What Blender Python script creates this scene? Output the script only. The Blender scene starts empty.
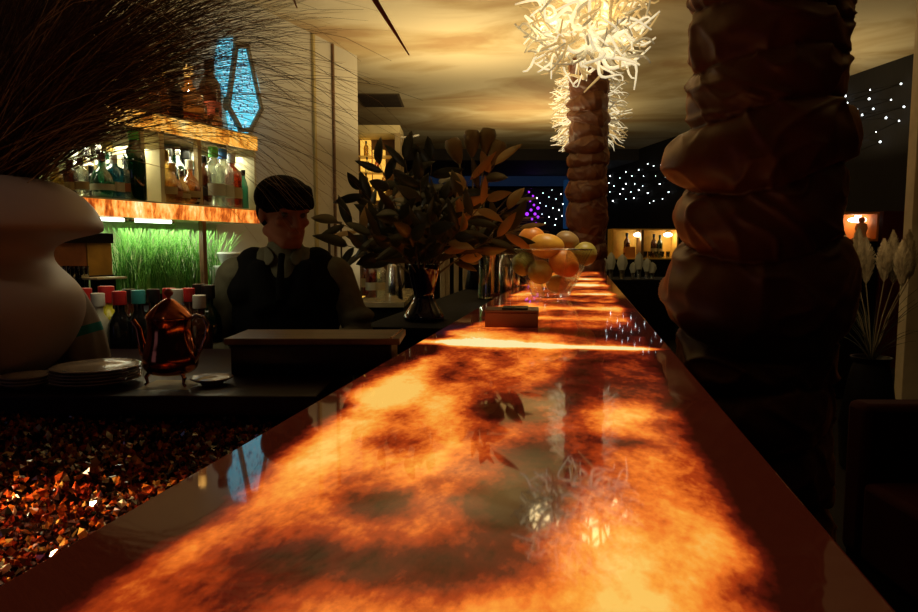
import bpy, bmesh, math, random
from mathutils import Vector, Matrix, Euler, noise
C = bpy.context.scene.collection
S = bpy.context.scene
PI = math.pi
R = math.radians
rnd = random.Random(7)

# ------------------------------------------------------------------ camera
FPX = 663.0
YAW, PITCH = R(10.55), R(5.085)
CAM = Vector((0, 0, 1.44))
cd = bpy.data.cameras.new('camera'); cam = bpy.data.objects.new('camera', cd); C.objects.link(cam)
cd.sensor_width = 36; cd.lens = 26; cd.clip_start = 0.05; cd.clip_end = 100
cam.location = CAM; cam.rotation_euler = (PI/2 - PITCH, 0, YAW)
S.camera = cam
# ------------------------------------------------------------------ world, exposure
w = bpy.data.worlds.new('world'); S.world = w; w.use_nodes = True
w.node_tree.nodes['Background'].inputs[0].default_value = (0.5, 0.4, 0.35, 1)
w.node_tree.nodes['Background'].inputs[1].default_value = 0.004
S.view_settings.view_transform = 'Standard'; S.view_settings.look = 'None'
S.view_settings.exposure = 0; S.view_settings.gamma = 1

CF = Vector((-math.sin(YAW)*math.cos(PITCH), math.cos(YAW)*math.cos(PITCH), -math.sin(PITCH)))
CR = Vector((math.cos(YAW), math.sin(YAW), 0)); CU = CR.cross(CF)
FH = Vector((-math.sin(YAW), math.cos(YAW), 0))
def ray(px, py): return CF + CR*((px-459)/FPX) - CU*((py-306)/FPX)
def P(px, py, d):                       # point at horizontal distance d ahead of the viewer
    r = ray(px, py); return CAM + r*(d/r.dot(FH))
def PZ(px, py, z):
    r = ray(px, py); return CAM + r*((z-CAM.z)/r.z)
WA = R(12.4)                            # the back-bar wall runs 12.4 degrees off the bar
WD = Vector((math.sin(WA), math.cos(WA), 0)); WN = Vector((math.cos(WA), -math.sin(WA), 0))
def HW(px, py, off):                    # point on the vertical plane parallel to the back-bar wall
    r = ray(px, py); return CAM + r*(-off/r.dot(WN))
def WL(u, off, z): return WD*u - WN*off + Vector((0, 0, z))
def UZ(px, py, off):
    p = HW(px, py, off); return p.dot(WD), p.z

LIGHTS = []
def lamp(kind, loc, energy, col, size=0.1, rot=None, name='light', sy=None, spot=None):
    l = bpy.data.lights.new(name, kind); l.energy = energy; l.color = col
    if kind == 'AREA':
        l.size = size
        if sy: l.shape = 'RECTANGLE'; l.size_y = sy
    else: l.shadow_soft_size = size
    if spot: l.spot_size = R(spot); l.spot_blend = 0.8
    o = bpy.data.objects.new(name, l); C.objects.link(o); o.location = loc
    if rot is not None: o.rotation_euler = rot
    return o
def aim(o, target):
    o.rotation_euler = (Vector(target)-o.location).to_track_quat('-Z', 'Y').to_euler()
CEIL = 3.54
BARZ = 1.19
CH1 = P(587, 20, 5.3); CH2 = P(590, 110, 7.15)          # chandelier centres
WARM = (1.0, 0.74, 0.36)
for k in range(4):
    lamp('POINT', CH1 + Vector((0.30*math.cos(k*PI/2+.4), 0.30*math.sin(k*PI/2+.4), -0.05)), 3.5, WARM, 0.12, name='chandelier_light')
# added unseen fill lamps that brighten the painted ceiling
for (x, y, e) in ((-1.5, 4.0, 24), (1.2, 3.4, 14), (-1.2, 7.0, 38), (-0.8, 10.5, 40), (2.4, 8.0, 14)):
    lamp('AREA', (x, y, 2.45), e*0.9, (1.0, 0.76, 0.38), 1.4, (PI, 0, 0), 'ceiling_fill')
# warm downlight over the fruit bowl
o = lamp('SPOT', (0.1, 3.0, CEIL-0.08), 95, (1, 0.82, 0.5), 0.04, name='down_spot', spot=26); aim(o, (-0.15, 3.2, BARZ))
# tubes and lamps of the back bar
_p = HW(150, 226, 3.72); o = lamp('AREA', (_p.x, _p.y, _p.z-0.02), 9, (0.95, 1, 0.75), 0.1, (0, 0, -WA), 'tube_light', sy=1.7)
_p = HW(120, 150, 3.75); lamp('AREA', (_p.x, _p.y, HW(120, 142, 3.6).z), 5, (1, 0.95, 0.6), 0.12, (0, 0, -WA), 'shelf_light', sy=0.8)
_p = HW(205, 150, 3.75); lamp('AREA', (_p.x, _p.y, HW(205, 148, 3.6).z), 5.5, (1, 0.95, 0.6), 0.12, (0, 0, -WA), 'shelf_light', sy=0.8)
# added unseen lamps: warm spot on the crushed glass, cool fill on the urn
o = lamp('SPOT', P(-120, 560, 0.9) + Vector((0, 0, 0.25)), 16, (1, 0.62, 0.3), 0.02, name='bed_fill', spot=70); aim(o, PZ(10, 530, 1.07))
o = lamp('AREA', (-2.4, -0.6, 1.5), 0.35, (0.55, 0.5, 1.0), 0.8, name='cool_fill'); aim(o, (-1.3, 1.3, 1.2))

o = lamp('SPOT', (-0.9, -0.3, 3.0), 14, (1, 0.72, 0.45), 0.1, name='down_spot', spot=50); aim(o, (-1.3, 1.5, 2.0))  # added unseen spot that brightens the dried grass
_p = HW(185, 60, 3.5); o = lamp('SPOT', (_p.x, _p.y, 2.9), 30, (1, 0.7, 0.3), 0.03, name='down_spot', spot=60); aim(o, HW(180, 100, 3.75))  # added unseen spot to lift the dark upper-shelf bottles
# ------------------------------------------------------------------ materials
MC = {}
def nt(name):
    m = bpy.data.materials.new(name); m.use_nodes = True
    return m, m.node_tree.nodes, m.node_tree.links, m.node_tree.nodes['Principled BSDF']
def mat(name, col, rough=0.5, metal=0.0, emis=None, es=0.0, var=0.0, scale=8.0, spec=0.5, coat=0.0, sheen=0.0, bump=0.0, trans=0.0, stretch=None):
    if name in MC: return MC[name]
    m, N, L, b = nt(name)
    b.inputs['Base Color'].default_value = (*col, 1); b.inputs['Roughness'].default_value = rough
    b.inputs['Metallic'].default_value = metal; b.inputs['Specular IOR Level'].default_value = spec
    b.inputs['Coat Weight'].default_value = coat; b.inputs['Sheen Weight'].default_value = sheen
    b.inputs['Transmission Weight'].default_value = trans
    if emis: b.inputs['Emission Color'].default_value = (*emis, 1); b.inputs['Emission Strength'].default_value = es
    tc = N.new('ShaderNodeTexCoord'); mp = N.new('ShaderNodeMapping'); L.new(tc.outputs['Object'], mp.inputs[0])
    if stretch: mp.inputs['Scale'].default_value = stretch
    n = N.new('ShaderNodeTexNoise'); n.inputs['Scale'].default_value = scale; n.inputs['Detail'].default_value = 5
    L.new(mp.outputs[0], n.inputs['Vector'])
    v = var or 0.12
    r = N.new('ShaderNodeValToRGB'); L.new(n.outputs[0], r.inputs[0])
    r.color_ramp.elements[0].position = 0.3; r.color_ramp.elements[1].position = 0.7
    r.color_ramp.elements[0].color = (*[c*(1-v) for c in col], 1); r.color_ramp.elements[1].color = (*[min(1, c*(1+v)) for c in col], 1)
    L.new(r.outputs[0], b.inputs['Base Color'])
    if bump:
        bp = N.new('ShaderNodeBump'); bp.inputs['Strength'].default_value = bump; bp.inputs['Distance'].default_value = 0.01
        L.new(n.outputs[0], bp.inputs['Height']); L.new(bp.outputs[0], b.inputs['Normal'])
    MC[name] = m; return m
def glass(name, tint, gloss=0.12, rough=0.03, body=0.0, bodycol=None):
    """thin tinted glass: transparent + fresnel gloss (+ a little translucent body)"""
    if name in MC: return MC[name]
    m, N, L, b = nt(name); N.remove(b)
    out = N['Material Output']
    t = N.new('ShaderNodeBsdfTransparent'); t.inputs[0].default_value = (*tint, 1)
    g = N.new('ShaderNodeBsdfGlossy'); g.inputs[0].default_value = (1, 1, 1, 1); g.inputs['Roughness'].default_value = rough
    f = N.new('ShaderNodeLayerWeight'); f.inputs[0].default_value = 0.35
    ad = N.new('ShaderNodeMath'); ad.operation = 'MULTIPLY_ADD'; ad.inputs[1].default_value = 0.6; ad.inputs[2].default_value = gloss
    L.new(f.outputs['Fresnel'], ad.inputs[0])
    mx = N.new('ShaderNodeMixShader'); L.new(ad.outputs[0], mx.inputs[0])
    src = t
    if body:
        tr = N.new('ShaderNodeBsdfTranslucent'); tr.inputs[0].default_value = (*(bodycol or tint), 1)
        df = N.new('ShaderNodeBsdfDiffuse'); df.inputs[0].default_value = (*(bodycol or tint), 1)
        m1 = N.new('ShaderNodeMixShader'); m1.inputs[0].default_value = 0.5; L.new(tr.outputs[0], m1.inputs[1]); L.new(df.outputs[0], m1.inputs[2])
        m2 = N.new('ShaderNodeMixShader'); m2.inputs[0].default_value = body; L.new(t.outputs[0], m2.inputs[1]); L.new(m1.outputs[0], m2.inputs[2])
        src = m2
    L.new(src.outputs[0], mx.inputs[1]); L.new(g.outputs[0], mx.inputs[2]); L.new(mx.outputs[0], out.inputs[0])
    MC[name] = m; return m
def emit(name, col, s):
    if name in MC: return MC[name]
    return mat(name, col, 0.5, 0, col, s)

def onyx(name, scale, strength, bar=False, stretch=(1, 1, 1), ramp=None, rough=0.4, turn=0.0):
    m, N, L, b = nt(name)
    tc = N.new('ShaderNodeTexCoord'); mp = N.new('ShaderNodeMapping'); mp.inputs['Scale'].default_value = stretch; mp.inputs['Rotation'].default_value = (0, 0, turn)
    L.new(tc.outputs['Object'], mp.inputs[0])
    def math_(op, a, c, clamp=False):
        n = N.new('ShaderNodeMath'); n.operation = op; n.use_clamp = clamp
        for i, v in enumerate((a, c)):
            if isinstance(v, (int, float)): n.inputs[i].default_value = v
            elif v is not None: L.new(v, n.inputs[i])
        return n.outputs[0]
    n1 = N.new('ShaderNodeTexNoise'); n1.inputs['Scale'].default_value = scale; n1.inputs['Detail'].default_value = 3; n1.inputs['Distortion'].default_value = 0.6
    n2 = N.new('ShaderNodeTexNoise'); n2.inputs['Scale'].default_value = scale*5; n2.inputs['Detail'].default_value = 8; n2.inputs['Roughness'].default_value = 0.7
    n3 = N.new('ShaderNodeTexNoise'); n3.inputs['Scale'].default_value = scale*28; n3.inputs['Detail'].default_value = 4
    for n in (n1, n2, n3): L.new(mp.outputs[0], n.inputs['Vector'])
    v = math_('ADD', math_('MULTIPLY', math_('SUBTRACT', n1.outputs[0], 0.5), 1.9 if not bar else 1.95),
              math_('MULTIPLY', math_('SUBTRACT', n2.outputs[0], 0.5), 0.75 if bar else 1.5))
    v = math_('ADD', v, math_('MULTIPLY', math_('SUBTRACT', n3.outputs[0], 0.5), 0.26))
    v = math_('ADD', v, 0.48 if bar else 0.46)
    if bar:
        sx = N.new('ShaderNodeSeparateXYZ'); L.new(tc.outputs['Object'], sx.inputs[0])
        X, Y = sx.outputs[0], sx.outputs[1]
        wob = math_('MULTIPLY', math_('SUBTRACT', n1.outputs[0], 0.5), 0.12)
        Xw = math_('ADD', X, wob); capped = False
        for (cx, cy, ax, ay, k) in sorted(bar, key=lambda q: q[1] > 1.6):
            if cy > 1.6 and not capped: v = math_('MINIMUM', v, 0.93); capped = True
            dx = math_('DIVIDE', math_('SUBTRACT', X, cx), ax); dy = math_('DIVIDE', math_('SUBTRACT', Y, cy), ay)
            e = math_('EXPONENT', math_('MULTIPLY', math_('ADD', math_('MULTIPLY', dx, dx), math_('MULTIPLY', dy, dy)), -1.0), None)
            v = math_('ADD', v, math_('MULTIPLY', e, k))
        # lightbox under the slab is narrower than the slab
        def ss(src, lo, hi):
            n = N.new('ShaderNodeMapRange'); n.interpolation_type = 'SMOOTHSTEP'
            L.new(src, n.inputs[0]); n.inputs[1].default_value = lo; n.inputs[2].default_value = hi; return n.outputs[0]
        mask = math_('MULTIPLY', ss(Xw, -0.395, -0.325), ss(Xw, 0.205, 0.135))
        v = math_('ADD', v, math_('MULTIPLY', math_('SUBTRACT', mask, 1.0), 0.75))
    r = N.new('ShaderNodeValToRGB'); L.new(v, r.inputs[0]); cr = r.color_ramp
    stops = ramp or [(0.0, (0.022, 0.003, 0.001)), (0.22, (0.10, 0.008, 0.003)), (0.42, (0.42, 0.045, 0.006)), (0.6, (0.88, 0.18, 0.018)), (0.76, (1.0, 0.36, 0.04)), (0.93, (1.0, 0.56, 0.11)), (1.0, (1.0, 0.85, 0.4))]
    cr.elements[0].position, cr.elements[0].color = stops[0][0], (*stops[0][1], 1)
    cr.elements[1].position, cr.elements[1].color = stops[-1][0], (*stops[-1][1], 1)
    for p_, c_ in stops[1:-1]:
        e = cr.elements.new(p_); e.color = (*c_, 1)
    b.inputs['Base Color'].default_value = (0.04, 0.009, 0.004, 1)
    b.inputs['Roughness'].default_value = rough
    L.new(r.outputs[0], b.inputs['Emission Color']); b.inputs['Emission Strength'].default_value = strength
    return m

# ------------------------------------------------------------------ mesh helpers
class MB:
    def __init__(s): s.v = []; s.f = []
    def add(s, vs, fs):
        n = len(s.v); s.v += [tuple(v) for v in vs]; s.f += [tuple(i+n for i in f) for f in fs]; return s
    def box(s, x0, x1, y0, y1, z0, z1, M=None):
        vs = [Vector((x, y, z)) for x in (x0, x1) for y in (y0, y1) for z in (z0, z1)]
        if M is not None: vs = [M @ v for v in vs]
        return s.add(vs, [(0, 1, 3, 2), (4, 6, 7, 5), (0, 4, 5, 1), (2, 3, 7, 6), (0, 2, 6, 4), (1, 5, 7, 3)])
    def lathe(s, prof, n=24, M=None, sq=None):
        """prof [(r,z)...]; sq flattens to a rounded square when given"""
        vs = []; fs = []
        for r, z in prof:
            for i in range(n):
                a = 2*PI*i/n; k = 1.0
                if sq: k = 1/((abs(math.cos(a))**sq+abs(math.sin(a))**sq)**(1/sq))
                vs.append(Vector((r*k*math.cos(a), r*k*math.sin(a), z)))
        for j in range(len(prof)-1):
            for i in range(n):
                a = j*n+i; b_ = j*n+(i+1) % n
                fs.append((a, b_, b_+n, a+n))
        if prof[0][0] > 1e-5: fs.append(tuple(reversed(range(n))))
        if prof[-1][0] > 1e-5: fs.append(tuple((len(prof)-1)*n+i for i in range(n)))
        if M is not None: vs = [M @ v for v in vs]
        return s.add(vs, fs)
    def tube(s, pts, rad, n=8, caps=True):
        pts = [Vector(p) for p in pts]; m = len(pts)
        rs = rad if isinstance(rad, (list, tuple)) else [rad]*m
        t0 = (pts[1]-pts[0]).normalized(); up = Vector((0, 0, 1)) if abs(t0.z) < 0.9 else Vector((1, 0, 0))
        a = t0.cross(up).normalized(); vs = []; fs = []
        for i, p in enumerate(pts):
            t = (pts[min(i+1, m-1)]-pts[max(i-1, 0)]).normalized()
            a = (a - t*a.dot(t)).normalized(); b_ = t.cross(a)
            for k in range(n):
                q = 2*PI*k/n; vs.append(p + (a*math.cos(q)+b_*math.sin(q))*rs[i])
        for i in range(m-1):
            for k in range(n):
                x = i*n+k; y = i*n+(k+1) % n; fs.append((x, y, y+n, x+n))
        if caps: fs += [tuple(reversed(range(n))), tuple((m-1)*n+k for k in range(n))]
        return s.add(vs, fs)
    def sphere(s, c, r, n=16, m=10, M=None):
        r = r if isinstance(r, (tuple, list)) else (r, r, r)
        vs = [Vector((0, 0, -1))]; fs = []
        for j in range(1, m):
            t = PI*j/m - PI/2
            for i in range(n): vs.append(Vector((math.cos(t)*math.cos(2*PI*i/n), math.cos(t)*math.sin(2*PI*i/n), math.sin(t))))
        vs.append(Vector((0, 0, 1)))
        for i in range(n): fs.append((0, 1+(i+1) % n, 1+i)); fs.append((len(vs)-1, 1+(m-2)*n+i, 1+(m-2)*n+(i+1) % n))
        for j in range(m-2):
            for i in range(n):
                a = 1+j*n+i; b_ = 1+j*n+(i+1) % n; fs.append((a, b_, b_+n, a+n))
        out = []
        for v in vs:
            v = Vector((v.x*r[0], v.y*r[1], v.z*r[2]))
            if M is not None: v = M @ v
            out.append(v+Vector(c))
        return s.add(out, fs)
    def capsule(s, a, b_, ra, rb, n=14):
        a = Vector(a); b_ = Vector(b_); pts = []; rs = []
        d = (b_-a).normalized()
        for k in (-90, -65, -40, -15): pts.append(a+d*ra*math.sin(R(k))); rs.append(max(1e-4, ra*math.cos(R(k))))
        for k in (15, 40, 65, 90): pts.append(b_+d*rb*math.sin(R(k))); rs.append(max(1e-4, rb*math.cos(R(k))))
        return s.tube(pts, rs, n)
    def build(s, name, m, parent=None, smooth=True, bevel=0, loc=None, rz=None, subsurf=0, solid=0, autos=40, remesh=0, relax=0):
        me = bpy.data.meshes.new(name); me.from_pydata(s.v, [], s.f); me.update()
        if not remesh:
            bm = bmesh.new(); bm.from_mesh(me); bmesh.ops.recalc_face_normals(bm, faces=bm.faces); bm.to_mesh(me); bm.free()
        if smooth:
            for p in me.polygons: p.use_smooth = True
            if autos and not remesh:
                bm = bmesh.new(); bm.from_mesh(me)
                for e in bm.edges:
                    if len(e.link_faces) == 2 and e.calc_face_angle(0) > R(autos): e.smooth = False
                bm.to_mesh(me); bm.free()
        me.materials.append(m)
        o = bpy.data.objects.new(name, me); C.objects.link(o)
        if parent: o.parent = parent
        if loc is not None: o.location = loc
        if rz is not None: o.rotation_euler = (0, 0, rz)
        if solid: q = o.modifiers.new('solid', 'SOLIDIFY'); q.thickness = solid
        if bevel: q = o.modifiers.new('bevel', 'BEVEL'); q.width = bevel; q.segments = 2; q.limit_method = 'ANGLE'
        if remesh: q = o.modifiers.new('remesh', 'REMESH'); q.mode = 'VOXEL'; q.voxel_size = remesh; q.use_smooth_shade = True
        if relax: q = o.modifiers.new('smooth', 'SMOOTH'); q.iterations = relax; q.factor = 0.6
        if subsurf: q = o.modifiers.new('sub', 'SUBSURF'); q.levels = subsurf; q.render_levels = subsurf
        return o
def tag(o, label=None, cat=None, group=None, kind=None):
    if label: o['label'] = label
    if cat: o['category'] = cat
    if group: o['group'] = group
    if kind: o['kind'] = kind
    return o
def thing(name, label, cat, loc=(0, 0, 0), rz=0, group=None):
    o = bpy.data.objects.new(name, None); C.objects.link(o); o.location = loc; o.rotation_euler = (0, 0, rz); o.empty_display_size = 0.05
    return tag(o, label, cat, group)
def copy_tree(o, parent=None):
    c = o.copy(); C.objects.link(c); c.parent = parent
    for ch in list(o.children): copy_tree(ch, c)
    return c
def struct(o, kind='structure'): o['kind'] = kind; return o
def poly_prism(pts2, axis_map, t0, t1):
    """extrude a 2D outline: axis_map(u,v,t)->Vector"""
    n = len(pts2); vs = [axis_map(u, v, t0) for u, v in pts2]+[axis_map(u, v, t1) for u, v in pts2]
    fs = [tuple(range(n)), tuple(reversed(range(n, 2*n)))]+[(i, i+n, (i+1) % n+n, (i+1) % n) for i in range(n)]
    return vs, fs

# ------------------------------------------------------------------ basic materials
BLACK = mat('black_lacquer', (0.006, 0.005, 0.006), 0.35, spec=0.25)
BLACKM = mat('matt_black', (0.005, 0.004, 0.004), 0.9, spec=0.12)
WORK = mat('dark_worktop', (0.008, 0.004, 0.007), 0.35, spec=0.2)
WOOD = mat('brown_wood', (0.16, 0.08, 0.03), 0.5, var=0.3, scale=14, stretch=(1, 8, 1))
CREAMW = mat('cream_wall_paint', (0.50, 0.46, 0.36), 0.85, var=0.06, scale=2)
CREAMP = mat('cream_panel', (0.62, 0.56, 0.36), 0.6, var=0.08)
CHROME = mat('brushed_steel', (0.7, 0.68, 0.62), 0.22, 1.0)
CLEAR = glass('clear_glass', (0.93, 0.95, 0.93), 0.05)

# ------------------------------------------------------------------ room shell
FL = mat('dark_floor', (0.008, 0.005, 0.004), 0.7, var=0.3, spec=0.2)
struct(MB().box(-9, 9, -2.5, 19, -0.06, 0).build('floor', FL, smooth=False))
def ceiling_mat():
    m, N, L, b = nt('painted_cloud_ceiling')
    tc = N.new('ShaderNodeTexCoord'); mp = N.new('ShaderNodeMapping'); mp.inputs['Scale'].default_value = (0.35, 0.6, 1); mp.inputs['Rotation'].default_value = (0, 0, 0.4)
    mp.inputs['Location'].default_value = (0.3, 1.2, 0)
    L.new(tc.outputs['Object'], mp.inputs[0])
    n = N.new('ShaderNodeTexNoise'); n.inputs['Scale'].default_value = 1.5; n.inputs['Detail'].default_value = 7; n.inputs['Distortion'].default_value = 1.2
    L.new(mp.outputs[0], n.inputs['Vector'])
    r = N.new('ShaderNodeValToRGB'); L.new(n.outputs[0], r.inputs[0]); e = r.color_ramp.elements
    e[0].position = 0.36; e[0].color = (0.40, 0.26, 0.12, 1); e[1].position = 0.60; e[1].color = (0.66, 0.56, 0.36, 1)
    q = r.color_ramp.elements.new(0.47); q.color = (0.5, 0.38, 0.2, 1)
    L.new(r.outputs[0], b.inputs['Base Color']); b.inputs['Roughness'].default_value = 0.8
    return m
MCEIL = ceiling_mat()
def QH(lat, dep, z): return CR*lat + FH*dep + Vector((0, 0, z))
# cream ceiling ends ahead at a dark dropped soffit
def slab(name, corners, z0, z1, m, **k):
    vs, fs = poly_prism([(c.x, c.y) for c in corners], lambda u, v, t: Vector((u, v, t)), z0, z1)
    return MB().add(vs, fs).build(name, m, smooth=False, **k)
struct(slab('ceiling', [QH(-7, -2.5, 0), QH(9, -2.5, 0), QH(9, 14.5, 0), QH(-7, 14.5, 0)], CEIL, CEIL+0.1, MCEIL))
DKC = mat('dark_ceiling', (0.03, 0.02, 0.015), 0.7)
struct(slab('trim_1', [QH(-7, 14.5, 0), QH(9, 14.5, 0), QH(9, 18.5, 0), QH(-7, 18.5, 0)], 3.3, CEIL+0.1, DKC))
# back wall far away
struct(slab('wall_back', [QH(-7, 18.2, 0), QH(6, 18.2, 0), QH(6, 18.4, 0), QH(-7, 18.4, 0)], 0, 3.4, mat('dark_plum_wall', (0.012, 0.008, 0.01), 0.8)))
# wall behind the back bar
wu0, _ = UZ(-420, 200, 3.97); wu1, _ = UZ(359, 200, 3.97)
def wbox(u0, u1, o0, o1, z0, z1): return MB().add([WL(u, o, z) for u in (u0, u1) for o in (o0, o1) for z in (z0, z1)],
    [(0, 1, 3, 2), (4, 6, 7, 5), (0, 4, 5, 1), (2, 3, 7, 6), (0, 2, 6, 4), (1, 5, 7, 3)])
struct(wbox(wu0, wu1, 3.97, 4.12, 0, CEIL).build('wall_left', CREAMW, smooth=False))
for k, (px, wd, m) in enumerate([(316, 0.035, mat('ochre_batten', (0.42, 0.32, 0.12), 0.6)), (335, 0.022, WOOD)]):
    u, _ = UZ(px, 200, 3.955); z1 = CEIL-0.01 if k == 0 else HW(335, 42, 3.955).z
    struct(wbox(u-wd/2, u+wd/2, 3.94, 3.97, 0.0, min(z1, CEIL-0.01)).build('trim_%d' % (k+2), m, smooth=False, bevel=0.004))
# low pale frame on that wall beside the bartender
fa = thing('wall_handrail', 'slim dark upright rail frame on cream wall right of bartender', 'rail')
u, z = UZ(329, 222, 3.9); u2, _ = UZ(341, 222, 3.9)
MB().tube([WL(u, 3.95, z), WL(u, 3.9, z), WL(u, 3.9, 0.05)], 0.014, 8).build('post', mat('dark_bronze', (0.06, 0.035, 0.02), 0.4, 0.6), fa)
MB().tube([WL(u, 3.9, z), WL(u2, 3.9, z)], 0.014, 8).build('top_rail', MC['dark_bronze'], fa)
MB().tube([WL(u2, 3.9, z), WL(u2, 3.9, 0.05)], 0.010, 8).build('post', MC['dark_bronze'], fa)
# right starry wall
ra, rb = P(930, 100, 7.2), P(585, 150, 17.9)
d = (rb-ra); d.z = 0; d.normalize(); nr = Vector((d.y, -d.x, 0))
if nr.dot(Vector((1, 0, 0))) < 0: nr = -nr
ra = ra - d*3.0
struct(slab('wall_right', [Vector((ra.x, ra.y, 0)), Vector((rb.x, rb.y, 0)), Vector((rb.x, rb.y, 0))+nr*0.15, Vector((ra.x, ra.y, 0))+nr*0.15], 0, CEIL, mat('dark_drape_wall', (0.008, 0.006, 0.006), 0.9, var=0.4, scale=20, stretch=(6, 6, 0.3))))
# ceiling vent
v = thing('ceiling_vent', 'dark rectangular slatted air vent in the cream ceiling', 'vent', (*P(381, 105, 9.75).xy, CEIL), YAW)
MB().box(-0.30, 0.30, -0.42, 0.42, -0.012, 0).build('frame', mat('vent_frame', (0.12, 0.08, 0.04), 0.6), v, smooth=False)
b_ = MB()
for i in range(9): b_.box(-0.27, 0.27, -0.38+i*0.088, -0.38+i*0.088+0.03, -0.022, -0.012)
b_.build('slats', mat('vent_slats', (0.05, 0.03, 0.02), 0.6), v, smooth=False)
# pale post at the right edge
p0, p1 = P(909, 200, 4.6), P(921, 200, 4.6)
MB().box(p0.x, p0.x+0.14, p0.y-0.06, p0.y+0.06, 0.0, CEIL-0.001).build('trim_4', mat('pale_stone_post', (0.55, 0.47, 0.33), 0.6), smooth=False, bevel=0.004)['kind'] = 'structure'

# ------------------------------------------------------------------ bar counter
BX0, BX1 = -0.422, 0.217
bar = thing('bar_counter', 'long bar counter with glowing amber onyx top', 'bar counter', (0, 0, 0))
blobs = [  # (x, y, rx, ry, weight) stone markings, with glare and seam glow put into the emission
    (-0.06, 0.63, 0.045, 0.09, -0.6), (-0.05, 0.78, 0.05, 0.06, -0.35), (-0.16, 0.485, 0.12, 0.05, -0.55), (-0.19, 0.60, 0.045, 0.05, -0.5),
    (-0.31, 0.68, 0.06, 0.25, 0.35), (-0.30, 1.1, 0.06, 0.3, 0.3), (-0.17, 0.66, 0.05, 0.16, 0.2), (0.05, 1.0, 0.09, 0.1, 0.25), (-0.2, 1.45, 0.1, 0.1, 0.2), (0.08, 0.56, 0.05, 0.06, 0.08), (0.14, 0.47, 0.06, 0.05, -0.35), (-0.13, 1.0, 0.035, 0.16, -0.3), (-0.24, 0.80, 0.05, 0.05, -0.25), (0.03, 0.86, 0.1, 0.03, -0.2), (0.06, 0.8, 0.06, 0.12, 0.2), (0.19, 0.7, 0.05, 0.35, -0.6),
    (-0.30, 0.5, 0.05, 0.05, 0.2), (-0.26, 1.22, 0.03, 0.3, -0.35), (0.0, 1.35, 0.04, 0.35, -0.3), (0.19, 1.2, 0.05, 0.4, -0.4), (0.02, 0.45, 0.06, 0.03, 0.2),
    (-0.32, 1.70, 0.22, 0.06, 1.2), (0.02, 1.675, 0.25, 0.03, 1.1), (-0.15, 2.35, 0.25, 0.07, 0.5), (0.05, 2.75, 0.14, 0.10, 0.7), (0.05, 3.6, 0.14, 0.10, 0.9),
    (0.0, 4.4, 0.2, 0.12, 0.6), (0.0, 5.3, 0.2, 0.15, 0.5), (-0.1, 3.05, 0.3, 0.08, -0.4), (-0.1, 2.0, 0.3, 0.08, -0.3), (0.0, 4.0, 0.3, 0.10, -0.4), (0.0, 4.9, 0.3, 0.12, -0.4)]
ONX = onyx('backlit_onyx', 2.6, 0.95, bar=blobs, stretch=(1.7, 0.95, 1), rough=0.035, turn=0.5)
ONX.node_tree.nodes['Principled BSDF'].inputs['Specular IOR Level'].default_value = 0.30
EDGE = mat('dark_onyx_edge', (0.05, 0.018, 0.008), 0.12)
for y0, y1 in ((-0.6, 1.653), (1.657, 4.30), (4.304, 6.92)):
    MB().box(BX0, BX1, y0, y1, BARZ-0.035, BARZ).build('onyx_slab', ONX, bar, smooth=False, bevel=0.003)
MB().box(BX0+0.01, BX0+0.05, -0.6, 6.92, 1.03, BARZ-0.035).build('inner_fascia', EDGE, bar, smooth=False)
MB().box(BX1-0.07, BX1-0.03, -0.6, 6.9, 0.0, BARZ-0.035).build('front_panel', mat('bar_front', (0.03, 0.012, 0.008), 0.4), bar, smooth=False)
MB().box(BX0+0.05, BX1-0.07, -0.58, 6.89, 0.0, 1.03).build('carcass', BLACKM, bar, smooth=False)

# ------------------------------------------------------------------ inner worktop with crushed glass bed
def lbox(lat0, lat1, d0, d1, z0, z1):    # box square to the view direction's heading
    return MB().add([QH(a, b, c) for a in (lat0, lat1) for b in (d0, d1) for c in (z0, z1)], [(0, 1, 3, 2), (4, 6, 7, 5), (0, 4, 5, 1), (2, 3, 7, 6), (0, 2, 6, 4), (1, 5, 7, 3)])
WZ = 1.144
wt = thing('service_worktop', 'dark glossy worktop behind the bar under vase, plates and pot', 'worktop')
lbox(-2.6, -0.285, 1.30, 1.92, WZ-0.04, WZ).build('top', mat('plum_worktop', (0.018, 0.007, 0.012), 0.35, spec=0.2), wt, smooth=False, bevel=0.004)
lbox(-2.58, -0.31, 1.45, 1.90, 0.0, WZ-0.041).build('cabinet', BLACKM, wt, smooth=False)
BEDZ = 1.07
bed = thing('glass_bed_trough', 'dark trough inside the bar holding crushed amber glass', 'trough')
vs, fs = poly_prism([(-2.3, 0.1), (BX0-0.002, 0.1), (BX0-0.002, QH(-0.55, 1.40, 0).y-0.08), (QH(-2.3, 1.40, 0).x, QH(-2.3, 1.40, 0).y)], lambda u, v, t: Vector((u, v, t)), 0.0, BEDZ-0.02)
MB().add(vs, fs).build('base', mat('dark_amber_base', (0.03, 0.006, 0.003), 0.8, spec=0.1), bed, smooth=False)
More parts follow.
